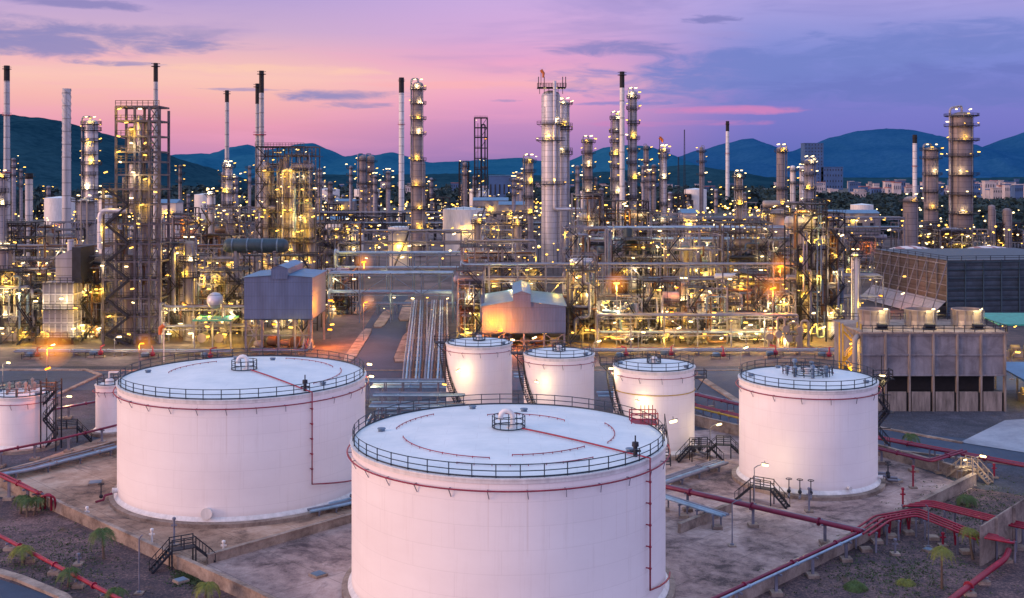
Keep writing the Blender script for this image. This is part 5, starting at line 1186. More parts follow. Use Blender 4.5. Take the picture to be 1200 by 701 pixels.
for dx, z in ((-1, 5.2), (3, 3.4)): lamp(t, (xx + dx, 254.5, z), 'yellow', 1.0, True, 700)
# white loops of pipe at the front of the right racks
for k, (px, w, yt, yb, lab) in enumerate(((917, 6, 372, 405, 'white pipe loop at the plant edge, left one'), (932, 8, 378, 408, 'white pipe loop at the plant edge, middle one'), (945, 6, 376, 402, 'white pipe loop at the plant edge, right one'), (995, 8, 390, 420, 'cream pipe loop by the cooling tower stair'), (100, 5, 235, 260, 'grey pipe loop beside the spiral chimney'))):
    Y = 258 if px > 600 else 400; x = X(px, Y); w_ = w / F * Y; solo('pipe_loop', MB().tube(bez([(x - w_, Y, .0), (x - w_, Y, Z(yt, Y)), (x + w_ * .4, Y, Z(yt, Y)), (x + w_ * .4, Y, 0)], .8), .3, 9), 'vessel', lab, 'pipe', (x, Y, 0), 'tall pipe loops')
for k, (px, py) in enumerate(((913, 392), (925, 397), (936, 398), (921, 386), (938, 387), (902, 395))):
    Y = 257; x = X(px, Y); z = Z(py, Y); solo('exchanger_head', MB().tube([(x, Y, z), (x, Y + 2.5, z)], .85, 16).bar((x, Y + 1, 0), (x, Y + 1, z - .6), .5), 'vessel', 'round white exchanger end at the foot of the right racks', 'exchanger', (x, Y, 0), 'round exchanger ends')

# ---- general process structures: (x0, x1, top, Y, depth, lamps, lit, label)
UN = [
 (-20, 42, 318, 262, 12, 14, 5, 'low lit framework in front of the brown cylinder at the left edge'),
 (96, 119, 300, 268, 10, 10, 3, 'narrow framework between heater and tall stair tower'),
 (190, 216, 286, 270, 11, 12, 4, 'framework standing right against the tall stair tower'),
 (230, 284, 318, 275, 12, 14, 5, 'framework behind the white spherical vessel'),
 (286, 372, 300, 285, 12, 14, 4, 'framework rising over the taller shed roof'),
 (536, 566, 318, 262, 12, 10, 4, 'stair framework at the left end of the middle shed'),
 (666, 700, 300, 264, 12, 12, 4, 'framework touching the right end of the middle shed'),
 (702, 752, 352, 262, 13, 12, 5, 'low yellow-lit pump house framework right of the middle shed'),
 (754, 797, 330, 264, 13, 12, 4, 'framework left of the pale slim vessel'),
 (806, 852, 338, 262, 13, 14, 5, 'bright low framework right of the pale slim vessel'),
 (853, 900, 322, 264, 13, 14, 5, 'framework in front of the lit slim column'),
 (900, 932, 345, 262, 12, 10, 4, 'low framework behind the white pipe loops'),
 (934, 968, 240, 266, 12, 26, 8, 'tall multi-deck stair framework at the right of the racks'),
 (970, 988, 268, 270, 9, 12, 3, 'slim annex of the tall right stair framework'),
 (20, 52, 306, 300, 12, 10, 3, 'framework behind the heater on its left'),
 (190, 240, 300, 318, 14, 12, 3, 'second row framework right of the tall stair tower'),
 (380, 412, 318, 318, 12, 8, 3, 'small framework at the corner of the plant road'),
 (540, 604, 290, 330, 14, 14, 4, 'second row framework left of the big silver column'),
 (600, 640, 314, 340, 14, 10, 3, 'framework at the foot of the big silver column'),
 (662, 716, 268, 322, 14, 14, 4, 'tall framework right of the foot of the big silver column'),
 (718, 780, 282, 335, 14, 14, 4, 'framework under the long teal drum'),
 (782, 846, 276, 325, 14, 14, 4, 'framework with white braces in the second row at the right'),
 (848, 905, 262, 330, 14, 16, 4, 'framework around the foot of the lit slim column'),
 (906, 940, 282, 322, 12, 10, 3, 'framework left of the tall right stair framework'),
 (-20, 30, 262, 380, 16, 12, 3, 'third row framework at the left edge'),
 (36, 92, 262, 400, 16, 12, 3, 'third row framework behind the fired heater'),
 (188, 236, 252, 390, 16, 14, 4, 'third row framework left of the slender chimney'),
 (236, 296, 244, 400, 16, 14, 4, 'third row framework below the slender chimney'),
 (300, 370, 172, 400, 16, 44, 10, 'boxy multi-storey structure blazing with lamps under the twin chimneys'),
 (372, 420, 262, 420, 16, 12, 3, 'low framework right of the boxy multi-storey structure'),
 (560, 618, 250, 410, 16, 14, 3, 'third row framework left of the big silver column'),
 (672, 706, 228, 430, 16, 12, 3, 'framework with a high pipe bridge right of the big silver column'),
 (708, 760, 236, 425, 16, 14, 4, 'framework wrapping the feet of the black capped chimney'),
 (762, 800, 250, 415, 16, 10, 3, 'framework below the windsock column'),
 (806, 850, 262, 400, 16, 10, 3, 'gantry framework with X braces in the third row'),
 (880, 946, 238, 420, 16, 16, 4, 'third row framework below the column with lit top'),
 (950, 990, 250, 430, 16, 10, 3, 'low lit framework right of the column with lit top'),
 (992, 1035, 272, 440, 14, 10, 3, 'far framework left of the rusty domed tanks'),
 (1056, 1100, 262, 600, 16, 12, 2, 'framework at the feet of the massive brown columns'),
 (1102, 1165, 270, 590, 16, 14, 3, 'framework at the foot of the tallest massive column'),
 (1168, 1215, 262, 600, 16, 10, 2, 'framework at the right edge before the wood'),
]
for i, (a, b, yt, Y, dp, nl, li, lab) in enumerate(UN):  # one structure each
    tall = yt < 200
    unit(a, b, yt, Y, lab, dp, i + 1, nl + (4 if not tall else 26), int(li * 2.4), 26 if not tall else 50, 4 if not tall else 10, 4.4 if not tall else 5.2, ('steel_dark', 'steel', 'steel_mid', 'steel')[i % 4] if not tall else 'steel_mid', power=850, open_top=.3 if not tall else .06)
bx_ = [o for o in COL.objects if o.get('label', '').startswith('boxy multi-storey')][0]
for k, (px, w, p0, m) in enumerate(((312, 9, 190, 'silver_dim'), (327, 10, 186, 'vessel'), (342, 8, 194, 'silver'), (356, 11, 188, 'silver_dim'), (335, 7, 182, 'brown_clad'))):
    r = w / 2 / F * 402; part('vertical_vessel', MB().lathe((X(px, 402), 403 + (k % 2) * 5, 0), [(r, 0), (r, Z(p0, 402) - r), (r * .6, Z(p0, 402)), (.01, Z(p0, 402) + .1)], 16), m, bx_)
    for pz in (200, 222, 246, 270, 292)[k % 2::2]: lamp(bx_, (X(px, 402) + .3, 400 - r - 1.0, Z(pz, 400)), 'yellow', 1.2, True, 1100)
# tall dark lattice tower in the distance and its neighbours
unit(556, 571, 138, 950, 'tall dark lattice tower left of the big silver column', 10, 77, 12, 0, 4, 2, 9, 'steel_dark', False, True, 0, s=1.6)
unit(538, 549, 190, 960, 'short dark lattice tower beside the tall lattice tower', 10, 78, 10, 0, 4, 2, 9, 'steel_dark', False, True, 0, s=1.6)
# long racks
rack(385, 530, 300, (Z(345, 300), Z(322, 300)), 'long pale blue pipe bridge over the plant road', 6, 8, 'steel_blue', ['pipe_blue', 'pipe_blue', 'pipe'], seed=1, nlamp=7, lit=2)
rack(392, 545, 345, (Z(316, 345), Z(298, 345)), 'second pipe bridge behind the pale blue one', 6, 8, 'steel_blue', ['pipe_blue', 'pipe', 'pipe_blue'], seed=2, nlamp=9, lit=3)
rack(540, 940, 282, (Z(350, 282), Z(330, 282), Z(312, 282)), 'very long three-level pipe rack across the right half', 7, 8, 'steel', None, seed=3, nlamp=44, lit=16)
rack(700, 935, 258, (Z(392, 258), Z(372, 258)), 'low front pipe rack at the plant edge right of the middle shed', 5, 6, 'steel', None, seed=4, nlamp=20, lit=10)
rack(680, 930, 370, (Z(298, 370), Z(282, 370), Z(268, 370)), 'high pipe rack behind the long three-level rack', 7, 8, 'steel', None, seed=5, nlamp=26, lit=8)
rack(545, 628, 370, (Z(298, 370), Z(284, 370)), 'short high pipe rack left of the foot of the big silver column', 7, 8, 'steel', None, seed=15, nlamp=10, lit=3)
rack(-40, 300, 345, (Z(325, 345), Z(305, 345), Z(290, 345)), 'long pipe rack across the left half behind the stair tower', 7, 8, 'steel', None, seed=6, nlamp=34, lit=12)
rack(190, 300, 262, (Z(385, 262), Z(362, 262)), 'low front pipe rack left of the taller shed', 5, 6, 'steel', None, seed=7, nlamp=9, lit=5)
rack(20, 130, 276, (Z(385, 276), Z(345, 276), Z(318, 276)), 'three-level rack around the fired heater', 6, 8, 'steel', None, seed=8, nlamp=16, lit=6)
rack(380, 620, 470, (Z(285, 470), Z(272, 470)), 'distant pipe rack behind the plant road', 7, 7, 'steel', None, seed=9, nlamp=18, lit=4)
rack(935, 1035, 300, (Z(350, 300), Z(325, 300)), 'rack passing behind the tall right stair framework', 6, 7, 'steel', None, seed=10, nlamp=9, lit=4)
rack(280, 640, 640, (Z(262, 640), Z(250, 640)), 'long dim rack below the far white tanks', 8, 6, 'steel_dark', None, 12, 30, 3, 11, power=2500)
rack(800, 1060, 520, (Z(268, 520), Z(256, 520)), 'long dim rack left of the massive brown columns', 8, 6, 'steel', None, 12, 24, 3, 12, power=2000)
rack(396, 534, 318, (Z(372, 318), Z(358, 318)), 'lattice pipe bridge under the pale blue one', 5, 5, 'steel_blue', ['pipe_blue', 'steel_blue', 'pipe'], 6, 6, 2, 21)
# low equipment along the apron before the plant
track('low pipes on sleepers along the left edge of the plant', [Vector((-110, 246, 1.0)), Vector((-62, 246, 1.0))], ['pipe', 'pipe_brown', 'pipe_blue', 'pipe'], .2, .8, 6, group='low pipes along the plant edge')
track('low pipes on sleepers in front of the stair tower and left shed', [Vector((-58, 247, 1.0)), Vector((-46, 247, 1.0)), Vector((-46, 250, 3.0))], ['pipe', 'maroon', 'pipe'], .2, .8, 5, group='low pipes along the plant edge')
track('low pipes on sleepers between the middle shed and the right racks', [Vector((16, 247, 1.1)), Vector((72, 247, 1.1))], ['pipe', 'pipe_brown', 'pipe_blue', 'pipe', 'maroon'], .2, .8, 6, group='low pipes along the plant edge')
skid = None
for k, (x, y, lab) in enumerate(((-104, 241, 'leftmost pump skid on the apron before the plant'), (-91, 243, 'pump skid before the fired heater'), (-79, 241, 'pump skid between heater and stair tower'), (-66, 240, 'pump skid right of the stair tower'), (8, 244, 'pump skid under the middle shed front'), (24, 241, 'pump skid at the apron right of the middle shed'), (34, 243, 'second pump skid at the apron right of the middle shed'), (45, 241, 'pump skid near the pale slim vessel'), (57, 243, 'pump skid near the white pipe loops'), (68, 241, 'rightmost pump skid before the tall right stair framework'))):
    if skid is None:
        skid = thing('pump_skid', lab, 'pump', (x, y, 0), 'pump skids on the apron')
        part('base', MB().box(x - 1.8, x + 1.8, y - .9, y + .9, 0, .35), 'concrete', skid); part('motor', MB().tube([(x - 1.5, y, 1), (x - 1.3, y, 1), (x, y, 1), (x + .1, y, 1)], [.3, .55, .55, .3], 12), 'steel_blue', skid); part('pump_casing', MB().ball((x + .9, y, 1), .6, 6).tube([(x + .9, y, 1), (x + .9, y, 2.4), (x + .9, y + 2, 2.4)], .18, 8), 'red' , skid); part('guard_rail', railing(MB(), [(x - 2, y - 1.2, .1), (x, y - 1.2, .1), (x + 2, y - 1.2, .1)], 1.1, .05), 'steel_dark', skid)
    else: copy_thing(skid, (x, y, 0), lab, (k % 3) * .4 - .4)
# pipes running away from the camera beside the plant road, carried on portals
for j, (pa, pb, lab) in enumerate((((487, 424), (492, 352), 'left bank of pipes running away beside the plant road'), ((512, 424), (515, 352), 'right bank of pipes running away beside the plant road'))):
    a, b = P(*pa, 4.0), P(*pb, 4.0); track(lab, [Vector((a.x, a.y - 4, .3)), Vector((a.x, a.y, 4.0)), b], ['pipe', 'pipe_brown', 'steel_blue', 'pipe_blue', 'pipe_brown', 'pipe', 'pipe_blue', 'pipe'], .21, .6, 9, flange=False, name='pipe_bank', group='banks of pipes beside the plant road', bend=.8)
    for k in range(5): q = a.lerp(b, (k + .5) / 5); o = wl(None)
# flood lamps with orange glow on poles inside the plant
for px, py, Y, kd, lab in ((428, 307, 330, 'orange', 'orange flood lamp over the pipe bridges'), (911, 312, 285, 'orange', 'orange flood lamp over the long three-level rack'), (902, 338, 262, 'orange', 'orange star-like lamp low in the right racks'), (721, 332, 262, 'yellow', 'yellow star-like lamp right of the middle shed'), (919, 263, 400, 'white', 'white flood lamp before the stout dim cylinder')):
    b = Vector((X(px, Y), Y - 3, 0)); H = Z(py, Y - 3); o = thing('flood_light_mast', lab, 'flood light', b, 'flood light masts'); part('pole', MB().tube([b, b + Vector((0, 0, H))], .13, 6), 'steel', o); lamp(o, b + Vector((0, -.3, H)), kd, 1.4, True, 3500)
    col_ = {'orange': (1, .30, .03), 'yellow': (1, .55, .1), 'white': (1, .7, .6)}[kd]; halo_shells(o, b + Vector((0, -.3, H)), 3.0, col_, .028)
# ================================================================ distance
FR = random.Random(21)
# far tanks
for i in range(26):
    Y = FR.uniform(560, 820); px = -10 + i * 38 + FR.uniform(-14, 14); w = FR.uniform(22, 46) * 700 / Y; yt = 205 + 52000 / Y - FR.uniform(12, 26) * 700 / Y
    if 520 < px < 580 or 630 < px < 665: continue
    unit(px, px + w, yt, Y, 'wide low plant block crowded with lamps in the far middle of the refinery', 16, 400 + i, 14, 1, 10, 3, 5.5, 'steel', False, True, .4, group='wide low far plant blocks', s=1.25, name='far_plant_block', power=2500)
for px, w, yt, yb, Y, lab in ((544, 50, 245, 272, 560, 'large far white tank with a stair behind the left of the big silver column'), (468, 26, 266, 290, 480, 'small white far tank left of the lamp-ringed column foot'), (412, 30, 270, 283, 560, 'low white floating roof tank beyond the plant road'), (392, 24, 262, 275, 640, 'pale low tank beyond the plant road'), (430, 30, 222, 230, 1300, 'white far tank beside the white chimney, right'), (385, 26, 222, 229, 1350, 'white far tank beside the twin columns'), (815, 26, 222, 232, 1200, 'white far tank below the distant white chimney'), (560, 26, 222, 230, 1300, 'white far tank below the tall dark lattice tower'), (690, 20, 224, 232, 1250, 'white far tank behind the medium columns'), (240, 24, 228, 237, 1000, 'white far tank behind the slender chimney'), (70, 34, 232, 243, 900, 'white far tank at the foot of the spiral chimney'), (200, 26, 240, 252, 800, 'cream far tank right of the tall stair tower'), (1010, 26, 240, 250, 800, 'grey far tank right of the column with lit top')):
    R = w / 2 / F * Y; c = (X(px, Y), Y, 0); H = max(4, Z(yt, Y)); t = thing('far_tank', lab, 'storage tank', c, 'far storage tanks')
    part('shell', MB().lathe(c, [(R, 0), (R, H)], 32), 'white', t); part('roof', MB().lathe((c[0], c[1], H), [(R + .1, 0), (.01, R * .12)], 32), 'roof', t)
    if Y < 700:
        mb = MB(); railing(mb, ringpts(c, R, H, 0, 2 * pi, 20)[:-1], 1.3, .1, .08, 1, True); part('railing', mb, 'rail', t)
        mb = MB(); n = 20; P_ = [(c[0] + (R + .6) * cos(-1.9 + 1.5 * k / n), c[1] + (R + .6) * sin(-1.9 + 1.5 * k / n), .3 + H * k / n) for k in range(n + 1)]; mb.tube(P_, .22, 4); mb.tube([(x, y, z + 1.1) for x, y, z in P_], .1, 4); part('spiral_stair', mb, 'steel_dark', t)
        for k in range(3): lamp(t, (c[0] + R * (.5 - .5 * k), c[1] - R - .8, H * .6), 'yellow', 1.3, k < 2, 1500)
# far units and columns: dim, dotted with lamps
spots = []
for i in range(34):
    Y = FR.uniform(620, 1250); px = FR.uniform(20, 1010) if i % 4 else FR.uniform(180, 460); w = FR.uniform(14, 40) * 700 / Y; yt = 205 + 52000 / Y - FR.uniform(14, 42) * 700 / Y
    unit(px, px + w, yt, Y, 'low far-off process structure dotted with small lamps before the hills', 16, 200 + i, 9, 0, 4, 2, 8, 'steel_dark', False, True, .4, group='far-off process structures', s=1.4, name='far_process_structure')
for i in range(44):
    Y = FR.uniform(620, 1150); px = FR.choice([FR.uniform(195, 300), FR.uniform(370, 460), FR.uniform(500, 700), FR.uniform(660, 1000), FR.uniform(0, 130)]); w = FR.uniform(3.2, 6); yt = FR.triangular(178, 232, 222)
    if Z(yt, Y) < 14: yt = 205 + 28 * F / Y * .2
    column(px, yt, Y, w, 'slim far-off column dotted with small lamps before the hills', (yt + 3, yt + 11, yt + 20), FR.choice(('brown_clad', 'silver_dim', 'silver_dim')), 2, 0, riser=False, head=False, group='slim far-off columns', name='far_column', ls=Y / 520)
# countless small far lights on short masts
mb = MB(); mo = MB()
for i in range(2100):
    Y = FR.uniform(430, 1500) if i % 3 else FR.uniform(900, 2100); px = FR.uniform(-20, 1010) if i % 5 else FR.uniform(960, 1230)
    if 955 < px < 1120 and Y > 800 and FR.random() < .6: continue
    x = X(px, Y); h = FR.uniform(2, 15) if Y < 900 else FR.uniform(2, 8); r = Y * FR.uniform(.0007, .0013)
    mb.cur = 0 if FR.random() < .7 else 1; mb.ball((x, Y, h), r, 3, .7); mo.bar((x, Y + r, 0), (x, Y + r, h), r * .35)
o = part('far_plant_lights', mb, ['g_yellow', 'g_white']); props(o, 'countless tiny lamps scattered over the far plant', 'lamps', kind='stuff')
o = part('far_plant_masts', mo, 'steel_dark'); props(o, 'countless thin lamp masts of the far plant', 'masts', kind='stuff')
# far sheds and low buildings
for i, (px, w, yt, Y, m, lab) in enumerate(((195, 22, 238, 620, 'town', 'cream hall with a grey gable right of the tall stair tower'), (600, 30, 240, 700, 'panel', 'long concrete hall left of the big silver column'), (575, 40, 235, 760, 'panel', 'flat grey hall above the large far white tank'), (808, 16, 250, 560, 'town', 'small white building with dark windows right of centre'), (390, 40, 258, 700, 'town', 'pale hall beyond the plant road'), (1000, 60, 250, 700, 'panel', 'long brownish hall left of the massive columns'), (400, 30, 236, 900, 'panel', 'long flat hall under the twin dim columns'), (330, 40, 232, 1000, 'town_blue', 'blue grey hall behind the boxy structure'))):
    x0, x1 = X(px - w / 2, Y), X(px + w / 2, Y); H = max(5, Z(yt, Y)); t = thing('hall', lab, 'building', ((x0 + x1) / 2, Y, 0), 'far halls of the plant')
    part('wall', MB().box(x0, x1, Y, Y + 14, 0, H), m, t); part('roof', MB().hexa([(x0 - .5, Y - .5, H), (x1 + .5, Y - .5, H), (x1 + .5, Y + 14.5, H), (x0 - .5, Y + 14.5, H), (x0 - .5, Y + 6.9, H + 2), (x1 + .5, Y + 6.9, H + 2), (x1 + .5, Y + 7.1, H + 2), (x0 - .5, Y + 7.1, H + 2)]), 'sheet_roof', t)
    for k in range(4): xa = x0 + (x1 - x0) * (k + .3) / 4; part('window', MB().box(xa, xa + (x1 - x0) * .1, Y - .12, Y + .1, H * .5, H * .5 + 1.8), 'glass', t)
    for k in range(3): lamp(t, (x0 + (x1 - x0) * (k + .5) / 3, Y - .8, H * .8), 'yellow', Y / 450, k == 1, 2500)
# town: tower block and small houses under the hills
def building(name, label, px, w, yt, Y, m, grp, rows=2, cols=4, rm=None, dp=None):
    x0, x1 = X(px - w / 2, Y), X(px + w / 2, Y); H = max(6, Z(yt, Y)); dp = dp or (x1 - x0) * .8; t = thing(name, label, 'building', ((x0 + x1) / 2, Y, 0), grp)
    part('wall', MB().box(x0, x1, Y, Y + dp, 0, H), m, t); part('roof', MB().box(x0 - .8, x1 + .8, Y - .8, Y + dp + .8, H, H + 1), rm or m, t)
    for r_ in range(rows):
        mb = MB()
        for c_ in range(cols): xa = x0 + (x1 - x0) * (c_ + .25) / cols; za = H * (r_ + .35) / rows; mb.box(xa, xa + (x1 - x0) * .3 / cols, Y - .3, Y + .2, za, za + H * .35 / rows)
        part('window_band', mb, 'glass', t)
    return t
building('tower_block', 'lone blue grey tower block before the right hills', 954, 22, 168, 3000, 'town_blue', None, 14, 6)
building('hall', 'wide flat blue grey hall near the hills left of the big silver column', 594, 42, 206, 1500, 'town_blue', None, 1, 8, 'sheet_roof', 60)
building('tower_block', 'low slab beside the lone tower block', 975, 26, 196, 3000, 'town_blue', None, 4, 8)
for i in range(190):
    if i < 110: px = FR.uniform(1140, 1260) if i % 3 else FR.uniform(1000, 1120); Y = FR.uniform(1500, 2900); hh = FR.uniform(14, 30)
    else: px = FR.uniform(200, 1150); Y = FR.uniform(1700, 3400); hh = FR.uniform(10, 24)
    yt = 205 + (40 - hh) * F / Y
    building('town_building', 'small pale building in the far town under the hills', px, FR.uniform(4, 12) * 2000 / Y, yt, Y, FR.choice(('town', 'town', 'town', 'town_blue')), 'small buildings of the far town', 2, 4, FR.choice(('town', 'town_roof', 'town_blue')))
# hills
def hill(ridge, Y0, D, mat, seed, amp=1.0, name='hills'):
    from mathutils import noise as N_
    xs = []; nx_ = 220; ny_ = 40; px0, px1 = ridge[0][0], ridge[-1][0]; v = []; f = []
    for j in range(ny_ + 1):
        t = j / ny_; y = Y0 + D * (t - .5) * 2; prof = max(0, 1 - abs(t - .5) * 2) ** .8
        for i in range(nx_ + 1):
            px = px0 + (px1 - px0) * i / nx_
            for k in range(len(ridge) - 1):
                if ridge[k][0] <= px <= ridge[k + 1][0]: u = (px - ridge[k][0]) / (ridge[k + 1][0] - ridge[k][0]); u = u * u * (3 - 2 * u) * .5 + u * .5; py = ridge[k][1] + (ridge[k + 1][1] - ridge[k][1]) * u; break
            h = max(0, Z(py, Y0)); x = (px - 600) / F * Y0
            nz = N_.fractal(Vector((x * .003 + seed, y * .003, 0)), 1.0, 2.1, 6); nf = N_.noise(Vector((x * .05, y * .05, seed)))
            z = h * prof + nz * h * .22 * (1 - prof) * amp + nz * 6 * amp + nf * 2.2 * (1 if h > 20 else 0); z = z if 0 < j < ny_ and 0 < i < nx_ else -5
            v.append((x, y, max(-5, z)))
    for j in range(ny_):
        for i in range(nx_): a = j * (nx_ + 1) + i; f.append([a, a + 1, a + nx_ + 2, a + nx_ + 1])
    mb = MB(); mb.v = v; mb.f = f; mb.sm = [True] * len(f); mb.mi = [0] * len(f); struct(name, mb, mat)
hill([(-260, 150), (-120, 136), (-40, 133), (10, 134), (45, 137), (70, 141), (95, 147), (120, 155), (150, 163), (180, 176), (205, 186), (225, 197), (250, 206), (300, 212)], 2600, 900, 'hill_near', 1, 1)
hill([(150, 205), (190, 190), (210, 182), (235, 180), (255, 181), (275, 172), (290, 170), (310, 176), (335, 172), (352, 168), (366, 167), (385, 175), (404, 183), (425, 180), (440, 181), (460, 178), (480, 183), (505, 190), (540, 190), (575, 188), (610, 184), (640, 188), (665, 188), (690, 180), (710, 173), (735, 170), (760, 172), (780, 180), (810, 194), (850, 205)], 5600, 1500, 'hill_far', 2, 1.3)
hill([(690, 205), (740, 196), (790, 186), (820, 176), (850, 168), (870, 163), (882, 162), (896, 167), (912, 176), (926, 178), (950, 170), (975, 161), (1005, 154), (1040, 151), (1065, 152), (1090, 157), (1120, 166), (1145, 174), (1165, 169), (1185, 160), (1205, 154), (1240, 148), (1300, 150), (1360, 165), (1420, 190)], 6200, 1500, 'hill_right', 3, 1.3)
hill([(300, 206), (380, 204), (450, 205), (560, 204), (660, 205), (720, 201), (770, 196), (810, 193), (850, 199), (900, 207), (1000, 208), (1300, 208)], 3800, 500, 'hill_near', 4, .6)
# belt of dark trees
def wood(name, label, boxes, size, n, seed):
    R_ = random.Random(seed); mb = MB()
    for _ in range(n):
        px0, px1, Y0, Y1 = R_.choice(boxes); Y = R_.uniform(Y0, Y1); x = X(R_.uniform(px0, px1), Y); s = size * R_.uniform(.6, 1.3)
        for q in range(26):
            a, b_ = R_.uniform(0, 6.28), R_.uniform(-.3, 1.4); e = Vector((cos(a) * cos(b_), sin(a) * cos(b_), sin(b_))); p = Vector((x, Y, s * .8)) + e * s * R_.uniform(.6, 1.05); w_ = s * R_.uniform(.16, .34); d1 = Vector((R_.uniform(-1, 1), R_.uniform(-1, 1), R_.uniform(-.6, .6))).normalized() * w_; d2 = Vector((R_.uniform(-1, 1), R_.uniform(-1, 1), R_.uniform(-.2, 1))).normalized() * w_
            mb.poly([p - d1, p - d2, p + d1, p + d2])
        mb.ball((x, Y, s * .7), s * .72, 4)
    o = part(name, mb, 'wood_far'); props(o, label, 'woodland', kind='stuff')
wood('woods', 'dark belt of trees between the plant and the far town at the right', [(960, 1260, 700, 1200), (960, 1120, 1100, 1700), (1130, 1260, 1000, 1250)], 6.5, 2200, 1)
wood('treeline', 'dark trees scattered below the left and middle hills', [(-20, 240, 1000, 2000), (190, 700, 1300, 2300), (700, 960, 1200, 2200)], 10, 900, 2)
# ================================================================ sky, sun, camera
def smooth(nt, v, a, b):
    n = nt.nodes.new('ShaderNodeMapRange'); n.interpolation_type = 'SMOOTHSTEP'
    n.inputs['From Min'].default_value = a; n.inputs['From Max'].default_value = b; nt.links.new(v, n.inputs['Value']); return n.outputs[0]
def L(r, g_, b): f = lambda c: ((c / 255 + .055) / 1.055) ** 2.4 if c > 10 else c / 255 / 12.92; return (f(r), f(g_), f(b))
w = bpy.data.worlds.new('World'); SC.world = w; w.use_nodes = True; nt = w.node_tree; bg = nt.nodes['Background']
tc = nt.nodes.new('ShaderNodeTexCoord').outputs['Generated']; sp = nt.nodes.new('ShaderNodeSeparateXYZ'); nt.links.new(tc, sp.inputs[0])
x, y, z = sp.outputs
hor = math_n(nt, 'POWER', math_n(nt, 'ADD', math_n(nt, 'MULTIPLY', x, x), math_n(nt, 'MULTIPLY', y, y)), .5)
e = math_n(nt, 'DIVIDE', z, math_n(nt, 'MAXIMUM', hor, .001))           # tangent of the elevation
az = math_n(nt, 'ARCTAN2', x, y)                                        # 0 ahead, + to the right
e4 = math_n(nt, 'MULTIPLY', e, 4.0, True)                                # 0..0.25 -> 0..1
k = lambda py: max(0, (205 - py) / 1300 * 4)
left = ramp(nt, e4, [(0, L(182, 124, 176)), (k(185), L(198, 138, 184)), (k(150), L(232, 156, 180)), (k(118), L(246, 182, 178)), (k(95), L(250, 198, 184)), (k(72), L(238, 186, 190)), (k(40), L(204, 172, 206)), (k(5), L(184, 162, 212)), (1, L(170, 165, 215))])
mid = ramp(nt, e4, [(0, L(138, 116, 176)), (k(180), L(160, 124, 184)), (k(150), L(192, 138, 192)), (k(120), L(230, 158, 198)), (k(97), L(244, 176, 194)), (k(70), L(228, 164, 204)), (k(40), L(212, 168, 216)), (k(5), L(204, 170, 222)), (1, L(170, 170, 225))])
right = ramp(nt, e4, [(0, L(88, 96, 172)), (k(180), L(100, 108, 188)), (k(150), L(116, 116, 198)), (k(125), L(122, 122, 202)), (k(95), L(118, 128, 206)), (k(70), L(124, 136, 210)), (k(40), L(146, 148, 216)), (k(5), L(170, 160, 222)), (1, L(160, 170, 225))])
c = mixc(nt, smooth(nt, az, -.26, .02), left, mid); c = mixc(nt, smooth(nt, az, .03, .24), c, right)
cmb = nt.nodes.new('ShaderNodeCombineXYZ'); nt.links.new(az, cmb.inputs[0]); nt.links.new(e, cmb.inputs[1]); P2 = cmb.outputs[0]
def cloud(scale, sx, sy, lo, hi, off=(0, 0, 0), detail=5, dist=.5):
    mp = nt.nodes.new('ShaderNodeMapping'); mp.inputs['Scale'].default_value = (sx, sy, 1); mp.inputs['Location'].default_value = off; nt.links.new(P2, mp.inputs[0])
    return smooth(nt, noise(nt, mp.outputs[0], scale, detail, .58, dist), lo, hi)
def band(py0, py1, soft=12):
    a, b = (205 - py1) / F, (205 - py0) / F; s = soft / F
    return math_n(nt, 'MULTIPLY', smooth(nt, e, a - s, a + s), math_n(nt, 'SUBTRACT', 1.0, smooth(nt, e, b - s, b + s)))
def span(px0, px1, soft=60):
    a, b = (px0 - 600) / F, (px1 - 600) / F; s = soft / F
    return math_n(nt, 'MULTIPLY', smooth(nt, az, a - s, a + s), math_n(nt, 'SUBTRACT', 1.0, smooth(nt, az, b - s, b + s)))
mul = lambda *v: v[0] if len(v) == 1 else math_n(nt, 'MULTIPLY', v[0], mul(*v[1:]))
NA = noise(nt, scaled(nt, P2, (16, 75, 1)), 1.0, 7, .62, .6); NB = noise(nt, scaled(nt, P2, (38, 190, 1)), 1.0, 5, .62, .5)
def blob(px, py, rx, ry, tilt=0.0, amt=.9, edge=1.1):
    """an elongated cloud bank with a ragged edge, at a bearing and a height in the sky"""
    dx = math_n(nt, 'MULTIPLY', math_n(nt, 'SUBTRACT', az, (px - 600) / F), F / rx)
    dy = math_n(nt, 'MULTIPLY', math_n(nt, 'SUBTRACT', e, (205 - py) / F), F / ry)
    if tilt: dy = math_n(nt, 'ADD', dy, math_n(nt, 'MULTIPLY', dx, tilt))
    d = math_n(nt, 'ADD', math_n(nt, 'MULTIPLY', dx, dx), math_n(nt, 'MULTIPLY', dy, dy))
    f = math_n(nt, 'SUBTRACT', 1.0, d); n_ = NA if rx > 85 else NB
    v = math_n(nt, 'ADD', f, math_n(nt, 'MULTIPLY', math_n(nt, 'SUBTRACT', n_, .5), 3.3))
    return math_n(nt, 'MULTIPLY', smooth(nt, v, .0, edge), amt)
streak = cloud(1.0, 7, 70, .45, .72, (3, 1, 0))
c = mixc(nt, mul(streak, band(60, 175, 20), span(-900, 640, 80), .30), c, L(246, 164, 198))
wisp = cloud(1.0, 6, 34, .47, .70, (11, 5, 0))
c = mixc(nt, mul(wisp, .35, span(560, 1500, 120), band(-60, 110, 18)), c, L(128, 128, 198))
c = mixc(nt, mul(cloud(1.0, 5, 40, .5, .7, (2, 9, 0)), .4, band(-300, 70, 25)), c, L(160, 142, 200))
CL = L(146, 138, 190); CD = L(114, 128, 200)
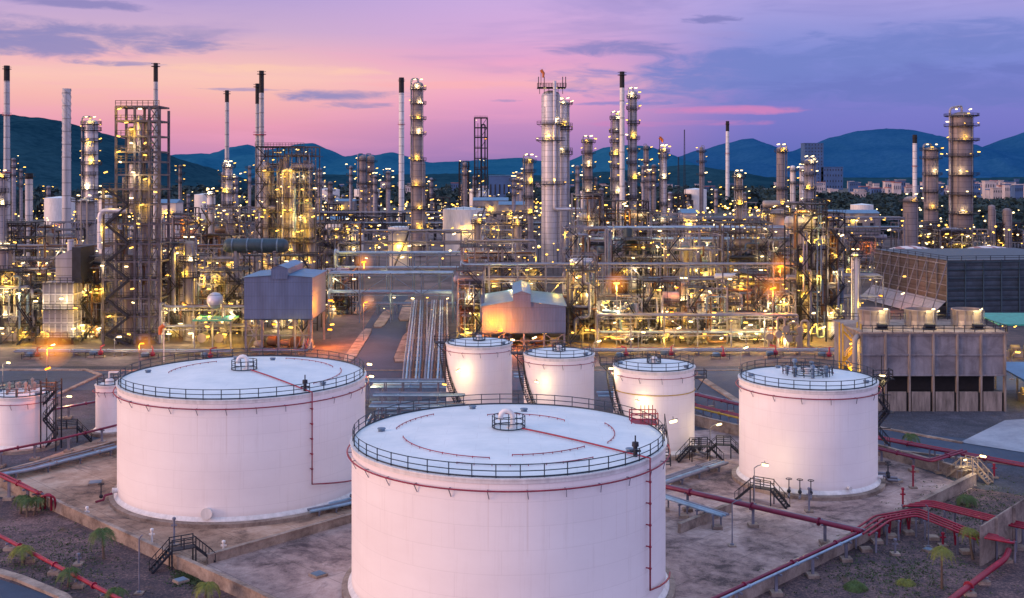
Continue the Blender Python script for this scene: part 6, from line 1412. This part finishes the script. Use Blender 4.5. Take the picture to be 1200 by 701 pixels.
for px, py, rx, ry, tl, am, cc in ((90, 60, 210, 21, -.25, .85, CL), (-40, 48, 170, 26, 0, .85, CL), (225, 44, 90, 9, 0, .6, L(160, 146, 192)), (150, 82, 70, 4, .2, .7, CL), (110, 18, 105, 7, .2, .8, L(140, 132, 188)), (395, 113, 100, 8, -.25, .85, CL), (420, 124, 50, 5, 0, .6, CL), (290, 108, 55, 2.5, 0, .6, CL), (590, 118, 22, 2, 0, .5, CL), (900, 88, 290, 40, -.2, .8, CD), (1080, 60, 200, 26, 0, .75, CD), (720, 58, 90, 12, .3, .75, L(130, 128, 192)), (830, 26, 42, 6, .3, .8, L(128, 126, 190)), (1080, 110, 240, 30, 0, .8, L(108, 118, 194)), (735, 122, 70, 3, 0, .6, CD)):
    c = mixc(nt, blob(px, py, rx, ry, tl, min(1, am * 1.1)), c, cc)
c = mixc(nt, blob(850, 131, 105, 6, 0, .7), c, L(222, 132, 186)); c = mixc(nt, blob(800, 145, 120, 5, 0, .45), c, L(214, 128, 186))
c = mixc(nt, blob(330, 84, 160, 7, .2, .55), c, L(255, 206, 178)); c = mixc(nt, blob(560, 100, 150, 6, 0, .5), c, L(252, 176, 180))
# the rest of the dome: pale blue overhead, rose behind the camera, peach to the left
zen = ramp(nt, math_n(nt, 'MULTIPLY', e, .5, True), [(0, (.78, .52, .66)), (.12, (.66, .58, .80)), (.5, (.55, .72, 1.06)), (1, (.48, .72, 1.15))])
rose = mixc(nt, smooth(nt, math_n(nt, 'MULTIPLY', x, -1.0), -.7, .9), (.66, .64, 1.16), (1.08, .84, .98))
zen2 = mixc(nt, smooth(nt, e, .2, 1.6), rose, zen)
behind = smooth(nt, math_n(nt, 'MULTIPLY', y, -1.0), -.35, .3)
sky = nt.nodes.new('ShaderNodeTexSky'); sky.sky_type = 'NISHITA'; sky.sun_disc = False
SUN_EL, SUN_AZ = radians(9), radians(-108)                   # low light from the left, a little behind the camera
sky.sun_elevation = SUN_EL; sky.sun_rotation = SUN_AZ
add = nt.nodes.new('ShaderNodeAddShader'); b2 = nt.nodes.new('ShaderNodeBackground'); b3 = nt.nodes.new('ShaderNodeBackground'); ms = nt.nodes.new('ShaderNodeMixShader')
nt.links.new(c, bg.inputs[0]); nt.links.new(mixc(nt, behind, zen, zen2), b2.inputs[0])
nt.links.new(sky.outputs[0], b3.inputs[0]); b3.inputs[1].default_value = .004
# low sky ahead of the camera, where the clouds are / the rest of the dome
f = math_n(nt, 'MAXIMUM', smooth(nt, e, .22, .5), smooth(nt, math_n(nt, 'ABSOLUTE', az), .7, 1.3), True)
nt.links.new(f, ms.inputs[0]); nt.links.new(bg.outputs[0], ms.inputs[1]); nt.links.new(b2.outputs[0], ms.inputs[2])
nt.links.new(ms.outputs[0], add.inputs[0]); nt.links.new(b3.outputs[0], add.inputs[1])
nt.links.new(add.outputs[0], nt.nodes['World Output'].inputs[0]); w.cycles.sampling_method = 'MANUAL'; w.cycles.sample_map_resolution = 512
sun = bpy.data.lights.new('sun', 'SUN'); sun.energy = 2.4; sun.angle = radians(24); sun.color = (1.0, .55, .36)
so = bpy.data.objects.new('sun', sun); COL.objects.link(so)
d = Vector((sin(SUN_AZ) * cos(SUN_EL), cos(SUN_AZ) * cos(SUN_EL), sin(SUN_EL)))
so.rotation_euler = d.to_track_quat('Z', 'Y').to_euler()
cam = bpy.data.cameras.new('camera'); co = bpy.data.objects.new('camera', cam); COL.objects.link(co)
co.location = (0, 0, CAMH); co.rotation_euler = (radians(90), 0, 0); cam.sensor_width = 36; cam.lens = 36 * F / 1200
cam.shift_y = -(350.5 - HZ) / 1200; cam.clip_end = 30000; cam.clip_start = .5; SC.camera = co
SC.view_settings.view_transform = 'Standard'; SC.view_settings.look = 'None'; SC.view_settings.exposure = 0
cy = SC.cycles; cy.use_denoising = True; cy.max_bounces = 4; cy.diffuse_bounces = 2; cy.glossy_bounces = 2; cy.use_light_tree = True; cy.transparent_max_bounces = 32; cy.sample_clamp_indirect = 4
SC.render.engine = 'CYCLES'
